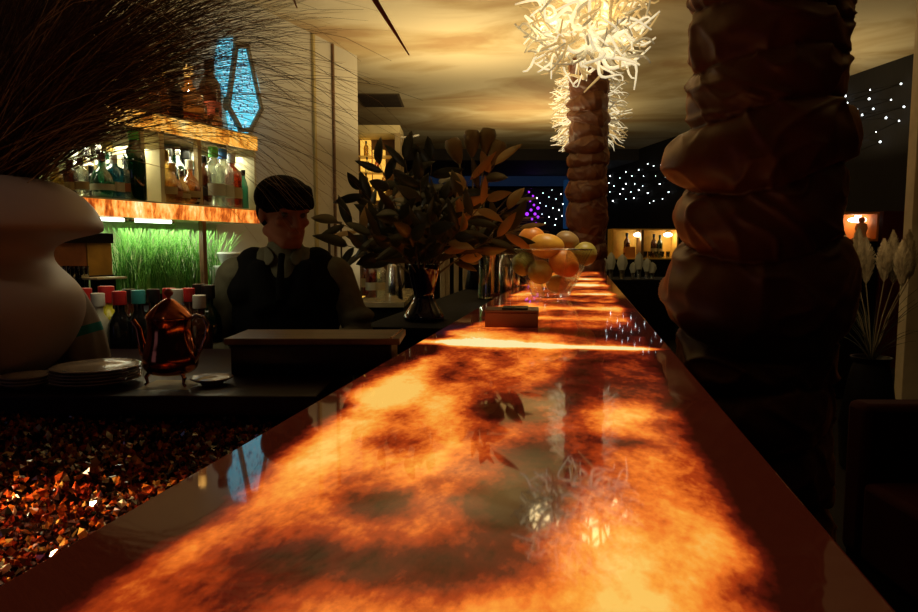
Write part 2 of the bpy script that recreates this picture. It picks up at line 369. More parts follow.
def shard_mat():
    m, N, L, b = nt('crushed_amber_glass')
    gm = N.new('ShaderNodeNewGeometry')
    r = N.new('ShaderNodeValToRGB'); L.new(gm.outputs['Random Per Island'], r.inputs[0]); cr = r.color_ramp
    cr.interpolation = 'CONSTANT'
    st = [(0, (0.02, 0.006, 0.004)), (0.3, (0.22, 0.02, 0.006)), (0.55, (0.45, 0.06, 0.01)), (0.75, (0.7, 0.18, 0.02)), (0.9, (0.85, 0.45, 0.1)), (0.97, (0.9, 0.85, 0.6))]  # palest chips put white glints into the colour
    cr.elements[0].position = 0; cr.elements[0].color = (*st[0][1], 1); cr.elements[1].position = st[-1][0]; cr.elements[1].color = (*st[-1][1], 1)
    for p_, c_ in st[1:-1]: e = cr.elements.new(p_); e.color = (*c_, 1)
    L.new(r.outputs[0], b.inputs['Base Color']); b.inputs['Roughness'].default_value = 0.08; b.inputs['Specular IOR Level'].default_value = 0.9
    b.inputs['Coat Weight'].default_value = 0.5
    return m
sh = MB(); rs = random.Random(3)
for i in range(17000):
    y = rs.uniform(0.12, 1.75); x = rs.uniform(-1.25, BX0-0.02)
    q = Vector((x, y, 0)); dep = q.dot(FH)
    if dep > 1.40: continue
    z = BEDZ-0.02 + rs.random()*0.035 + 0.03*noise.noise(Vector((x*4, y*4, 0)))
    s_ = rs.uniform(0.005, 0.013)
    M = Matrix.Translation((x, y, z)) @ Euler((rs.uniform(0, 6), rs.uniform(0, 6), rs.uniform(0, 6))).to_matrix().to_4x4() @ Matrix.Diagonal((s_*rs.uniform(.6, 1.2), s_*rs.uniform(.6, 1.2), s_*rs.uniform(.3, .8), 1))
    k = [Vector((rs.uniform(.6, 1)*a, rs.uniform(.6, 1)*b, rs.uniform(.6, 1)*c)) for a, b, c in ((1, 0, 0), (-1, 0, 0), (0, 1, 0), (0, -1, 0), (0, 0, 1), (0, 0, -1))]
    sh.add([M @ p for p in k], [(0, 2, 4), (2, 1, 4), (1, 3, 4), (3, 0, 4), (2, 0, 5), (1, 2, 5), (3, 1, 5), (0, 3, 5)])
o = sh.build('crushed_glass', shard_mat(), smooth=False)
tag(o, 'bed of crushed amber glass chips beside the bar edge', 'crushed glass', kind='stuff')
# inner ledge further along the bar
ld = thing('bar_ledge', 'low black ledge running behind the far bar top', 'ledge')
MB().box(-0.80, BX0-0.004, 2.30, 5.0, 1.12, 1.15).build('top', BLACKM, ld, smooth=False, bevel=0.004)
MB().box(-0.78, BX0-0.01, 2.32, 4.98, 0.0, 1.12).build('cabinet', BLACKM, ld, smooth=False)
# black cabinet with wooden lid in front of the bartender
cb = thing('service_cabinet', 'black box cabinet with flat wooden lid before the bartender', 'cabinet')
l0, l1 = (225-459)/FPX*1.52, (400-459)/FPX*1.52
lbox(l0+0.01, l1-0.02, 1.51, 1.66, WZ, 1.216).build('body', BLACK, cb, smooth=False, bevel=0.004)
lbox(l0, l1, 1.50, 1.67, 1.217, 1.232).build('lid', mat('lid_wood', (0.16, 0.085, 0.035), 0.45, var=0.3, scale=10, stretch=(1, 9, 1)), cb, smooth=False, bevel=0.002)
a = QH(l1-0.02, 1.50, 1.233); c = QH(l1-0.008, 1.665, 1.233)
MB().tube([a, c], 0.0025, 8).build('steel_trim', CHROME, cb)
# dark body of worktop joins bar (end piece below cabinet)
# ------------------------------------------------------------------ big vase
vl = P(-32, 300, 1.50)
vz = thing('urn_vase', 'large pale lilac-white urn vase with flared rim on the worktop', 'vase', (vl.x, vl.y, WZ))
prof = [(0.13, 0), (0.14, 0.004), (0.165, 0.02), (0.192, 0.05), (0.216, 0.09), (0.232, 0.13), (0.236, 0.165), (0.227, 0.20), (0.20, 0.232), (0.176, 0.255), (0.170, 0.275), (0.172, 0.292), (0.19, 0.308), (0.24, 0.322), (0.277, 0.330),
        (0.283, 0.340), (0.272, 0.375), (0.245, 0.412), (0.20, 0.442), (0.165, 0.452), (0.145, 0.44), (0.14, 0.35), (0.15, 0.27), (0.18, 0.2), (0.15, 0.08), (0, 0.06)]
MB().lathe(prof, 64).build('body', mat('vase_ceramic', (0.42, 0.33, 0.32), 0.5, var=0.12, scale=3), vz, subsurf=1, autos=0)

# ------------------------------------------------------------------ dried grass in the vase
g = thing('dried_grass_bunch', 'huge bunch of dark dried grass fanning from the urn vase', 'dried grass', (vl.x, vl.y, WZ+0.42))
def strand(mb, rs, spread, L_, el, az, droop, r0):
    base = Vector((rs.gauss(0, 0.045), rs.gauss(0, 0.045), rs.uniform(-0.05, 0.03)))
    dirv = (CR*math.cos(az) + FH*math.sin(az))*math.cos(el) + Vector((0, 0, math.sin(el)))
    pts = []; p = base.copy(); n = 9; dv = dirv.copy()
    pts.append(p.copy())
    for i in range(n):
        p = p + dv*(L_/n); pts.append(p.copy())
        dv = (dv + Vector((0, 0, -droop*(i+1)/n)) + Vector((rs.gauss(0, .012), rs.gauss(0, .012), rs.gauss(0, .012)))).normalized()
    mb.tube(pts, [r0*(1-0.75*i/n) for i in range(n+1)], 3, caps=False)
rs = random.Random(11)
m1 = MB(); m2 = MB()
for i in range(3200):
    mb = m1 if i % 5 else m2
    el = R(min(92, 38+abs(rs.gauss(0, 26)))); az = rs.gauss(0, 0.55) if rs.random() < 0.85 else rs.uniform(-PI, PI)
    L_ = rs.uniform(0.5, 0.98)
    strand(mb, rs, 0, L_, el, az, rs.uniform(0.08, 0.2), rs.uniform(0.0007, 0.0016))
for i in range(190):
    strand(m1 if i % 2 else m2, rs, 0, rs.uniform(0.75, 1.1), R(rs.uniform(22, 55)), rs.gauss(0.1, 0.3), rs.uniform(0.12, 0.42), rs.uniform(0.0008, 0.0016))
m1.build('dark_blades', mat('dried_grass_dark', (0.05, 0.03, 0.018), 0.6, var=0.5, scale=3), g, autos=0)
m2.build('tan_blades', mat('dried_grass_tan', (0.34, 0.22, 0.11), 0.55, var=0.5, scale=4), g, autos=0)
m3 = MB()
mv = Vector((vl.x, vl.y, WZ+0.42))
q_ = [P(px, py, dd)-mv for px, py, dd in ((60, -90, 1.35), (220, -150, 1.2), (320, -80, 1.1), (375, 0, 1.05), (409, 55, 1.0))]
m3.tube([Vector((0, 0, 0))]+q_, [0.003, 0.003, 0.003, 0.003, 0.0045, 0.001], 6)
q_ = [P(px, py, dd)-mv for px, py, dd in ((40, -60, 1.4), (180, -130, 1.3), (270, -60, 1.2), (297, 8, 1.1))]
m3.tube([Vector((0, 0, 0))]+q_, [0.003, 0.003, 0.003, 0.004, 0.001], 6)
m3.build('reeds', mat('rust_reed', (0.36, 0.14, 0.04), 0.5), g, autos=0)

# ------------------------------------------------------------------ plates, teapot, towel
WHITE = mat('porcelain', (0.34, 0.26, 0.2), 0.18)
def plate_mesh():
    mb = MB(); mb.lathe([(0, 0.0), (0.045, 0.0), (0.048, 0.003), (0.06, 0.005), (0.088, 0.012), (0.090, 0.0135), (0.088, 0.0145), (0.06, 0.009), (0.045, 0.006), (0, 0.006)], 40)
    me = mb.build('tmp', WHITE, autos=0); return me
pm = plate_mesh(); pm.name = 'side_plate'
def stack(px, dep, n, scale, labels, group, first):
    c_ = P(px, 380, dep)
    for i in range(n):
        o = pm if first and i == 0 else pm.copy()
        if not (first and i == 0): C.objects.link(o)
        o.scale = (scale, scale, 1); o.location = (c_.x+rnd.uniform(-.001, .001), c_.y+rnd.uniform(-.001, .001), WZ+0.0005+i*0.0066)
        o.rotation_euler = (0, 0, rnd.uniform(0, 6))
        tag(o, labels(i, n), 'plate', group)
ordn = ['bottom', 'second', 'third', 'fourth', 'fifth', 'sixth', 'seventh']
stack(97, 1.42, 5, 1.0, lambda i, n: 'topmost side plate of the stack beside the copper pot' if i == n-1 else '%s plate%s of the stack beside the copper pot' % (ordn[i], '' if i == 0 else ' from the bottom'), 'side plates stacked left of the copper pot', True)
stack(27, 1.26+0.12, 3, 0.55, lambda i, n: 'topmost small saucer of low dark stack against urn vase' if i == n-1 else '%s small saucer of low dark stack against urn vase' % ('bottom' if i == 0 else 'middle'), 'small saucers beside the urn vase', False)
o = pm.copy(); C.objects.link(o); c_ = P(212, 382, 1.42); o.location = (c_.x, c_.y, WZ+0.001); o.scale = (0.5, 0.5, 1); tag(o, 'single small saucer right of the copper pot', 'plate')
COP = mat('dark_copper', (0.50, 0.16, 0.07), 0.12, 1.0, var=0.25, scale=5)
tl = P(172, 385, 1.41)
tp = thing('copper_coffee_pot', 'polished dark copper coffee pot with pointed lid and feet', 'coffee pot', (tl.x, tl.y, WZ), YAW+R(-8))
MB().lathe([(0, 0.022), (0.03, 0.022), (0.05, 0.03), (0.058, 0.045), (0.056, 0.07), (0.047, 0.095), (0.043, 0.12), (0.045, 0.14), (0.048, 0.145), (0.046, 0.148), (0.040, 0.146), (0.038, 0.10), (0.04, 0.05), (0, 0.04)], 40).build('body', COP, tp, subsurf=1, autos=0)
lid_ = MB().lathe([(0.049, 0.147), (0.047, 0.152), (0.032, 0.168), (0.014, 0.182), (0.008, 0.186), (0, 0.187)], 32).build('lid', COP, tp)
MB().lathe([(0.0, 0.185), (0.004, 0.186), (0.004, 0.19), (0.009, 0.195), (0.010, 0.200), (0.006, 0.206), (0, 0.208)], 16).build('knob', mat('knob_red', (0.3, 0.05, 0.03), 0.3), lid_)
MB().tube([(-0.045, 0, 0.06), (-0.062, 0, 0.07), (-0.068, 0, 0.095), (-0.072, 0, 0.12), (-0.085, 0, 0.138)], [0.012, 0.011, 0.009, 0.007, 0.006], 10).build('spout', COP, tp)
MB().tube([(0.043, 0, 0.14), (0.06, 0, 0.152), (0.078, 0, 0.148), (0.086, 0, 0.13), (0.082, 0, 0.105), (0.07, 0, 0.08), (0.060, 0, 0.06), (0.052, 0, 0.048)], 0.0038, 10).build('handle', mat('silver_handle', (0.6, 0.4, 0.3), 0.15, 1), tp)
for k in range(3):
    a = R(90+120*k); f_ = Vector((math.cos(a), math.sin(a), 0))
    MB().tube([f_*0.04+Vector((0, 0, 0.034)), f_*0.05+Vector((0, 0, 0.02)), f_*0.047+Vector((0, 0, 0.008)), f_*0.053+Vector((0, 0, 0.0035))], [0.005, 0.004, 0.003, 0.0035], 8).build('foot', COP, tp)
MB().box(-0.055, 0.055, -0.05, 0.05, 0.0, 0.003).build('coaster', mat('cream_coaster', (0.45, 0.33, 0.12), 0.6), smooth=False, loc=(tl.x, tl.y, WZ-0.0028), rz=YAW)
tag(bpy.data.objects['coaster'], 'cream square mat under the copper coffee pot', 'mat')
# towel draped over a bottle stand
tw = P(75, 372, 1.66)
mb = MB(); n = 48; rows = 22; vs = []; fs = []
for j in range(rows):
    t = j/(rows-1); z = 0.205*(1-t)
    for i in range(n):
        a = 2*PI*i/n; rr = 0.018+0.085*math.sin(t*PI/2)**0.8*(1+0.10*math.sin(a*5+1)*t+0.06*math.sin(a*9)*t)
        vs.append((rr*math.cos(a), rr*math.sin(a)*0.8, z+0.006*math.sin(a*3)*t*(1-t)*4))
for j in range(rows-1):
    for i in range(n): fs.append((j*n+i, (j+1)*n+i, (j+1)*n+(i+1) % n, j*n+(i+1) % n))
fs.append(tuple(range(n)))
def towel_mat():
    m, N, L, b = nt('towel_cloth')
    tc = N.new('ShaderNodeTexCoord'); s = N.new('ShaderNodeSeparateXYZ'); L.new(tc.outputs['Object'], s.inputs[0])
    ad = N.new('ShaderNodeMath'); ad.operation = 'MULTIPLY_ADD'; L.new(s.outputs[0], ad.inputs[0]); ad.inputs[1].default_value = -0.25; L.new(s.outputs[2], ad.inputs[2])
    r = N.new('ShaderNodeValToRGB'); L.new(ad.outputs[0], r.inputs[0]); cr = r.color_ramp; cr.interpolation = 'CONSTANT'
    cr.elements[0].color = (0.34, 0.30, 0.27, 1); cr.elements[1].position = 0.085; cr.elements[1].color = (0.34, 0.30, 0.27, 1)
    e = cr.elements.new(0.06); e.color = (0.02, 0.25, 0.27, 1)
    L.new(r.outputs[0], b.inputs['Base Color']); b.inputs['Roughness'].default_value = 0.9
    return m
mb.add(vs, fs); o = mb.build('bar_towel', towel_mat(), loc=(tw.x, tw.y, WZ+0.002), rz=YAW, autos=0); o.scale = (0.78, 0.7, 1)
tag(o, 'white bar towel with teal stripe heaped behind the plates', 'towel')

# ------------------------------------------------------------------ bottles
G = {
 'clear': glass('glass_clear', (0.86, 0.9, 0.84), 0.10, 0.03, 0.18, (0.7, 0.75, 0.62)),
 'green': glass('glass_green', (0.12, 0.42, 0.28), 0.10, 0.03, 0.35, (0.04, 0.24, 0.15)),
 'darkgreen': glass('glass_dark_green', (0.02, 0.10, 0.05), 0.08, 0.03, 0.3, (0.01, 0.08, 0.04)),
 'teal': glass('glass_teal', (0.2, 0.6, 0.5), 0.08, 0.04, 0.5, (0.14, 0.42, 0.34)),
 'blue': glass('glass_blue', (0.1, 0.35, 0.42), 0.10, 0.03, 0.4, (0.04, 0.22, 0.28)),
 'amber': glass('glass_amber', (0.7, 0.36, 0.12), 0.10, 0.03, 0.3, (0.55, 0.22, 0.04)),
 'gold': glass('glass_gold', (0.8, 0.62, 0.28), 0.10, 0.03, 0.3, (0.6, 0.42, 0.10)),
 'brown': glass('glass_brown', (0.2, 0.06, 0.02), 0.08, 0.03, 0.5, (0.22, 0.06, 0.02)),
 'black': mat('glass_black', (0.008, 0.008, 0.01), 0.08),
 'red': glass('glass_red', (0.5, 0.14, 0.06), 0.10, 0.03, 0.4, (0.3, 0.06, 0.03)),
 'yellow': mat('liqueur_yellow', (0.75, 0.7, 0.05), 0.15),
 'frost': mat('frosted_white', (0.62, 0.62, 0.5), 0.35),
}
CAPS = {'red': mat('cap_red', (0.6, 0.03, 0.03), 0.35), 'white': mat('cap_white', (0.75, 0.75, 0.7), 0.4), 'black': mat('cap_black', (0.012, 0.012, 0.012), 0.35),
        'gold': mat('cap_gold', (0.7, 0.5, 0.18), 0.3, 1), 'green': mat('cap_green', (0.15, 0.6, 0.12), 0.35), 'blue': mat('cap_blue', (0.08, 0.25, 0.8), 0.35),
        'silver': mat('cap_silver', (0.7, 0.7, 0.7), 0.25, 1), 'teal': mat('cap_teal', (0.05, 0.4, 0.45), 0.35), 'cork': mat('cap_cork', (0.6, 0.42, 0.2), 0.7)}
LAB = {'white': mat('label_white', (0.38, 0.37, 0.28), 0.6), 'cream': mat('label_cream', (0.34, 0.26, 0.12), 0.6), 'orange': mat('label_orange', (0.6, 0.22, 0.03), 0.6),
       'black': mat('label_black', (0.02, 0.02, 0.02), 0.5), 'red': mat('label_red', (0.25, 0.04, 0.02), 0.5), 'green': mat('label_green', (0.1, 0.3, 0.1), 0.5), 'rust': mat('label_rust', (0.3, 0.1, 0.03), 0.5)}
SHAPES = {   # profile (r, z) for unit height, body radius, label band
 'wine': ([(0.0, 0.0), (0.115, 0), (0.125, 0.015), (0.125, 0.58), (0.118, 0.66), (0.085, 0.73), (0.048, 0.79), (0.045, 0.93)], 0.126, (0.2, 0.40), 0),
 'spirit': ([(0.0, 0.0), (0.14, 0), (0.15, 0.015), (0.15, 0.60), (0.14, 0.67), (0.09, 0.73), (0.052, 0.77), (0.05, 0.90)], 0.151, (0.18, 0.38), 0),
 'square': ([(0.0, 0.0), (0.135, 0), (0.145, 0.015), (0.145, 0.62), (0.13, 0.70), (0.07, 0.75), (0.055, 0.78), (0.052, 0.88)], 0.147, (0.16, 0.38), 5),
 'round': ([(0.0, 0.0), (0.13, 0), (0.17, 0.04), (0.2, 0.2), (0.2, 0.38), (0.16, 0.54), (0.08, 0.64), (0.055, 0.70), (0.052, 0.86)], 0.202, (0.16, 0.30), 0),
 'slim': ([(0.0, 0.0), (0.09, 0), (0.098, 0.015), (0.098, 0.55), (0.07, 0.7), (0.04, 0.8), (0.036, 0.93)], 0.1, (0.15, 0.45), 0),
}
bcount = 0
def bottle(loc, h, shape, gl, cap, lab, label, group, rz=0, capw=1.0, name='bottle', fat=1.0):
    prof, rr, (l0, l1), sq = SHAPES[shape]; prof = [(q*fat, z) for q, z in prof]; rr *= fat
    t = thing(name, label, 'bottle', loc, rz, group)
    gb = MB().lathe([(r*h, z*h) for r, z in prof], 20, sq=sq or None).build('glass_body', G[gl], t, autos=50)
    zt = prof[-1][1]*h; rn = prof[-1][0]*h*1.25*capw
    MB().lathe([(rn, zt-0.07*h), (rn*1.05, zt-0.06*h), (rn*1.05, h*0.995), (rn*0.9, h), (0, h)], 14).build('cap', CAPS[cap], t)
    if lab: 
        k = 1.012
        mb = MB(); n = 24; vs = []
        for z in (l0*h, l1*h):
            for i in range(n):
                a = 2*PI*i/n; q = 1/((abs(math.cos(a))**sq+abs(math.sin(a))**sq)**(1/sq)) if sq else 1
                vs.append((rr*h*k*q*math.cos(a), rr*h*k*q*math.sin(a), z))
        mb.add(vs, [(i, (i+1) % n, (i+1) % n+n, i+n) for i in range(n)]).build('label', LAB[lab], gb, autos=50)
    return t

# ------------------------------------------------------------------ back bar shelves
BB = thing('back_bar_shelving', 'back-bar shelving unit with two glowing onyx shelf edges', 'shelving')
ONS = onyx('shelf_onyx', 9, 1.25, stretch=(1, 1, 0.35), ramp=[(0.0, (0.18, 0.02, 0.003)), (0.3, (0.6, 0.12, 0.012)), (0.5, (1.0, 0.34, 0.05)), (0.8, (1, 0.62, 0.2)), (1.0, (1, 0.9, 0.55))])
ONU = onyx('upper_shelf_onyx', 7, 1.2, stretch=(1, 1, 0.6), ramp=[(0.0, (0.18, 0.03, 0.003)), (0.25, (0.5, 0.15, 0.01)), (0.45, (0.85, 0.36, 0.04)), (0.8, (1, 0.55, 0.12)), (1.0, (1, 0.8, 0.3))])
OF, OB = 3.55, 3.95
uE, _ = UZ(259, 200, OF); uS, _ = UZ(-120, 200, OF)
zl1 = HW(259, 210, OF).z; zl0 = HW(259, 223.5, OF).z
zu1 = HW(259, 137, OF).z; zu0 = HW(259, 151, OF).z
uU, _ = UZ(60, 120, OF)
wbox(uS, uE, OF, OF+0.02, zl0, zl1-0.006).build('lower_onyx_edge', ONS, BB, smooth=False)
wbox(uS, uE, OF-0.006, OB, zl1-0.006, zl1+0.004).build('lower_shelf', CREAMP, BB, smooth=False)
wbox(uS, uE, OF+0.02, OB, zl0, zl0+0.012).build('lower_shelf_underside', mat('shelf_under', (0.35, 0.28, 0.14), 0.7), BB, smooth=False)
wbox(uU, uE, OF, OF+0.02, zu0, zu1-0.006).build('upper_onyx_edge', ONU, BB, smooth=False)
wbox(uU, uE, OF-0.006, OB, zu1-0.006, zu1+0.004).build('upper_shelf', CREAMP, BB, smooth=False)
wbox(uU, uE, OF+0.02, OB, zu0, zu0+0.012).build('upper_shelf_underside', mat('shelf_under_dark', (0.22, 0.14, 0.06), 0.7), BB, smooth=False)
ud, _ = UZ(139, 160, OF+0.05); ud2, _ = UZ(160, 160, OF+0.05)
wbox(ud, ud+0.03, OF+0.03, OB, zl1+0.004, zu0).build('divider', CREAMP, BB, smooth=False)
wbox(ud2-0.02, ud2+0.02, OF+0.03, OB, zl1+0.004, zu0).build('divider', CREAMP, BB, smooth=False)
up_, _ = UZ(200, 160, OF+0.02)
wbox(up_-0.018, up_+0.018, OF+0.022, OF+0.06, zl1+0.004, zu0).build('post', mat('post_ochre', (0.4, 0.3, 0.14), 0.6), BB, smooth=False)
up2, _ = UZ(205, 240, OF+0.02)
wbox(up2-0.018, up2+0.018, OF+0.022, OF+0.06, 1.051, zl0).build('post', WOOD, BB, smooth=False)
wbox(uE-0.02, uE, OF+0.02, OB, zl1+0.004, zu0).build('end_panel', CREAMP, BB, smooth=False)
MIR = mat('back_panel', (0.20, 0.19, 0.09), 0.35, var=0.4, scale=6)
wbox(uS, uE, OB, OB+0.015, zl1+0.004, zu0).build('back_panel', MIR, BB, smooth=False)
wbox(uS, up2+0.1, OB, OB+0.015, 1.051, zl0).build('back_panel', mat('back_panel_green', (0.30, 0.34, 0.14), 0.5, var=0.3), BB, smooth=False)
# base cabinets of back bar
bc = thing('back_bar_counter', 'dark counter below the back-bar shelves behind bottles', 'counter')
wbox(uS, uE+0.25, 3.30, 3.94, 1.02, 1.05).build('top', WORK, bc, smooth=False)
wbox(uS, uE+0.24, 3.33, 3.935, 0, 1.02).build('cabinet', BLACKM, bc, smooth=False)
# tubes
tubes = [(91, 125, 'left fluorescent tube glowing under the lower onyx shelf'), (132, 172, 'right fluorescent tube glowing under the lower onyx shelf')]
for a, b, lb in tubes:
    t = thing('fluorescent_tube', lb, 'tube light', (0, 0, 0), 0, 'tubes under the lower shelf')
    u0, _ = UZ(a, 226, OF+0.06); u1, _ = UZ(b, 226, OF+0.06); zt = zl0-0.016
    MB().tube([WL(u0, OF+0.06, zt), WL(u1, OF+0.06, zt)], 0.012, 10).build('tube', emit('tube_glow', (0.9, 1.0, 0.85), 4), t)
    for u_ in (u0, u1): MB().tube([WL(u_-0.012, OF+0.06, zt), WL(u_+0.012, OF+0.06, zt)], 0.014, 10).build('end_cap', CHROME, t)

# bottles on lower shelf : px, top py, off, shape, glass, cap, label colour, text
def place_bottles(rows, z, off_default, group, rng):
    for (px, top, off, shape, gl, cap, lab, text) in rows:
        o_ = off or off_default
        p = HW(px, top, o_); h = p.z - z - 0.005
        bottle((p.x, p.y, z+0.005), h, shape, gl, cap, lab, text, group, rz=-WA+rng.uniform(-.3, .3), fat=1.22)
rb_ = random.Random(5)
LS = [
 (56, 166, 3.64, 'square', 'gold', 'gold', 'cream', 'golden bottle with gilt cap nearest urn rim on lower shelf'),
 (69, 160, 3.66, 'square', 'brown', 'black', 'cream', 'brown square bottle at left end of lower shelf'),
 (80, 158, 3.62, 'spirit', 'clear', 'silver', 'cream', 'clear bottle with cream label beside brown one, lower shelf'),
 (91, 166, 3.70, 'square', 'black', 'black', 'black', 'short black bottle left of the green pair'),
 (101, 152, 3.62, 'round', 'green', 'silver', 'white', 'round green bottle with pale label on lower shelf'),
 (113, 155, 3.62, 'square', 'blue', 'white', 'white', 'blue-green square bottle with white label'),
 (125, 157, 3.62, 'spirit', 'clear', 'silver', 'rust', 'clear bottle with rust label left of tall green bottle'),
 (133, 130, 3.60, 'wine', 'darkgreen', 'green', None, 'tall dark green bottle against the cream divider'),
 (74, 151, 3.84, 'wine', 'clear', 'white', 'white', 'clear bottle in back row above brown square bottle'),
 (86, 148, 3.85, 'spirit', 'gold', 'silver', 'white', 'gold bottle in back row above the black short one'),
 (97, 144, 3.85, 'wine', 'clear', 'silver', 'green', 'clear bottle with green label behind round green bottle'),
 (108, 142, 3.86, 'spirit', 'green', 'gold', 'cream', 'green bottle with gilt cap behind the blue-green square one'),
 (119, 140, 3.86, 'spirit', 'amber', 'gold', 'red', 'amber bottle with red label behind the rust label bottle'),
]
place_bottles(LS, zl1, 3.65, 'spirit bottles left of the divider', rb_)
RS = [
 (164, 150, 3.64, 'round', 'gold', 'gold', 'cream', 'golden round bottle right against cream divider'),
 (172, 163, 3.62, 'round', 'amber', 'cork', 'rust', 'squat amber bottle with rust label, lower shelf'),
 (181, 170, 3.60, 'round', 'gold', 'silver', 'cream', 'squat golden bottle in front row beside amber one'),
 (189, 160, 3.64, 'round', 'amber', 'white', 'cream', 'round amber bottle with white cap left of post'),
 (195, 186, 3.60, 'round', 'black', 'silver', 'white', 'small black bottle with white ribbon mark'),
 (203, 156, 3.66, 'wine', 'brown', 'black', 'black', 'brown bottle with black label just right of post'),
 (213, 147, 3.62, 'spirit', 'clear', 'green', 'white', 'clear bottle with bright green cap on lower shelf'),
 (222, 149, 3.66, 'spirit', 'clear', 'blue', 'white', 'clear bottle with bright blue cap on lower shelf'),
 (231, 154, 3.66, 'spirit', 'red', 'white', 'cream', 'red-brown bottle with white cap left of teal bottle'),
 (243, 170, 3.63, 'slim', 'teal', 'black', None, 'slender teal bottle with black cap at shelf end'),
 (167, 146, 3.85, 'spirit', 'darkgreen', 'black', 'white', 'dark green bottle in back row nearest the divider'),
 (176, 147, 3.86, 'wine', 'darkgreen', 'silver', 'white', 'dark green bottle with silver cap in back row'),
 (185, 149, 3.86, 'spirit', 'black', 'black', 'white', 'black bottle in back row behind round amber bottle'),
 (194, 152, 3.86, 'spirit', 'green', 'white', 'green', 'green bottle with white cap in back row by the post'),
]
place_bottles(RS, zl1, 3.65, 'spirit bottles right of the divider', rb_)
US = [
 (128, 74, 3.62, 'square', 'gold', 'gold', 'orange', 'golden bottle nearest the grass on upper shelf'),
 (140, 80, 3.66, 'square', 'clear', 'silver', 'orange', 'clear bottle with silver cap on upper shelf'),
 (151, 78, 3.66, 'square', 'amber', 'white', 'cream', 'amber bottle with white cap on upper shelf'),
 (162, 70, 3.66, 'wine', 'amber', 'gold', 'orange', 'tall amber bottle with orange label on upper shelf'),
 (175, 74, 3.62, 'wine', 'black', 'black', None, 'tall black bottle in middle of upper shelf'),
 (188, 66, 3.64, 'round', 'amber', 'cork', 'orange', 'large round amber flagon with cork on upper shelf'),
 (201, 96, 3.62, 'spirit', 'brown', 'white', 'orange', 'short brown bottle with white cap, upper shelf right'),
 (209, 60, 3.72, 'wine', 'brown', 'black', 'red', 'tallest brown bottle left of the blue window'),
 (217, 108, 3.62, 'round', 'amber', 'black', 'rust', 'squat amber bottle under the blue window'),
]
place_bottles(US, zu1, 3.65, 'bottles on the upper shelf', rb_)

# green grass planters under the lower shelf
def grass(px0, px1, off, z0, ztop, n, label, seed):
    u0, _ = UZ(px0, 250, off); u1, _ = UZ(px1, 250, off); r_ = random.Random(seed)
    t = thing('grass_planter', label, 'planter', (0, 0, 0), 0, 'green grass planters under the shelf')
    wbox(u0, u1, off-0.06, off+0.06, z0, z0+0.07).build('trough', BLACK, t, smooth=False, bevel=0.004)
    ms = [MB(), MB()]
    for i in range(n):
        b = WL(r_.uniform(u0+.01, u1-.01), off+r_.uniform(-.05, .05), z0+0.065); h = (ztop-z0-0.07)*r_.uniform(0.75, 1.0)
        lean = WD*r_.gauss(0, .10)+WN*r_.gauss(0.0, .02)
        pts = [b+lean*(k/6)**2*1.3+Vector((0, 0, h*k/6)) for k in range(7)]
        ms[i % 2].tube(pts, [0.0046*(1-0.8*k/6) for k in range(7)], 3, caps=False)
    ms[0].build('dark_blades', mat('blade_green', (0.08, 0.30, 0.03), 0.45, var=0.3), t, autos=0)
    ms[1].build('light_blades', mat('blade_light', (0.24, 0.52, 0.10), 0.45, var=0.3), t, autos=0)
grass(113, 202, 3.72, 1.05, zl0-0.03, 420, 'tall bright green grass planter behind the bottle row', 1)
grass(208, 222, 3.72, 1.05, zl0-0.03, 60, 'narrow green grass planter right of wooden post', 2)
# white coffee grinder by the wall right of grass
p = HW(229, 270, 3.62)
t = thing('coffee_grinder', 'small white appliance on back counter beside the green grass', 'appliance', (p.x, p.y, 1.05), -WA)
MB().box(-0.1, 0.1, -0.09, 0.09, 0, 0.25).build('body', mat('white_enamel', (0.6, 0.62, 0.55), 0.35), t, bevel=0.02)
MB().lathe([(0.05, 0.25), (0.06, 0.27), (0.09, 0.34), (0.08, 0.35), (0, 0.35)], 20).build('hopper', MC['white_enamel'], t)
MB().box(0.1, 0.115, -0.05, 0.05, 0.14, 0.18).build('spout', BLACK, t, bevel=0.005)
# left compartment under shelf: amber cabinet doors, glasses, cream tray
p = HW(70, 262, 3.6)
u0, _ = UZ(40, 262, 3.62); u1, _ = UZ(112, 262, 3.62); um, _ = UZ(88, 262, 3.62)
t = thing('amber_cupboard', 'lit amber cupboard under the lower shelf beside the urn', 'cupboard')
zt_ = HW(80, 243, 3.62).z; zb_ = HW(80, 276, 3.62).z
wbox(u0, um-0.01, 3.62, 3.65, zb_, zt_).build('door', mat('rust_panel', (0.30, 0.10, 0.03), 0.5, var=0.3), t, smooth=False)
wbox(um, u1, 3.62, 3.65, zb_, zt_).build('door', mat('amber_panel', (0.52, 0.30, 0.05), 0.5, var=0.3), t, smooth=False)
wbox(u0, u1, 3.60, 3.93, zt_, zt_+0.06).build('canopy', BLACK, t, smooth=False)
wbox(u0, u1, 3.60, 3.93, zb_-0.02, zb_).build('base', BLACK, t, smooth=False)
um2, _ = UZ(84, 262, 3.5); u12, _ = UZ(115, 262, 3.5); zz = HW(100, 278, 3.5).z
t = thing('cream_tray', 'flat cream tray in front of the amber cupboard', 'tray')
wbox(um2, u12, 3.40, 3.56, zz-0.006, zz+0.006).build('plate', CREAMP, t, smooth=False, bevel=0.002)
wbox(um2+0.05, u12-0.05, 3.44, 3.52, 1.05, zz-0.006).build('stand', BLACK, t, smooth=False)
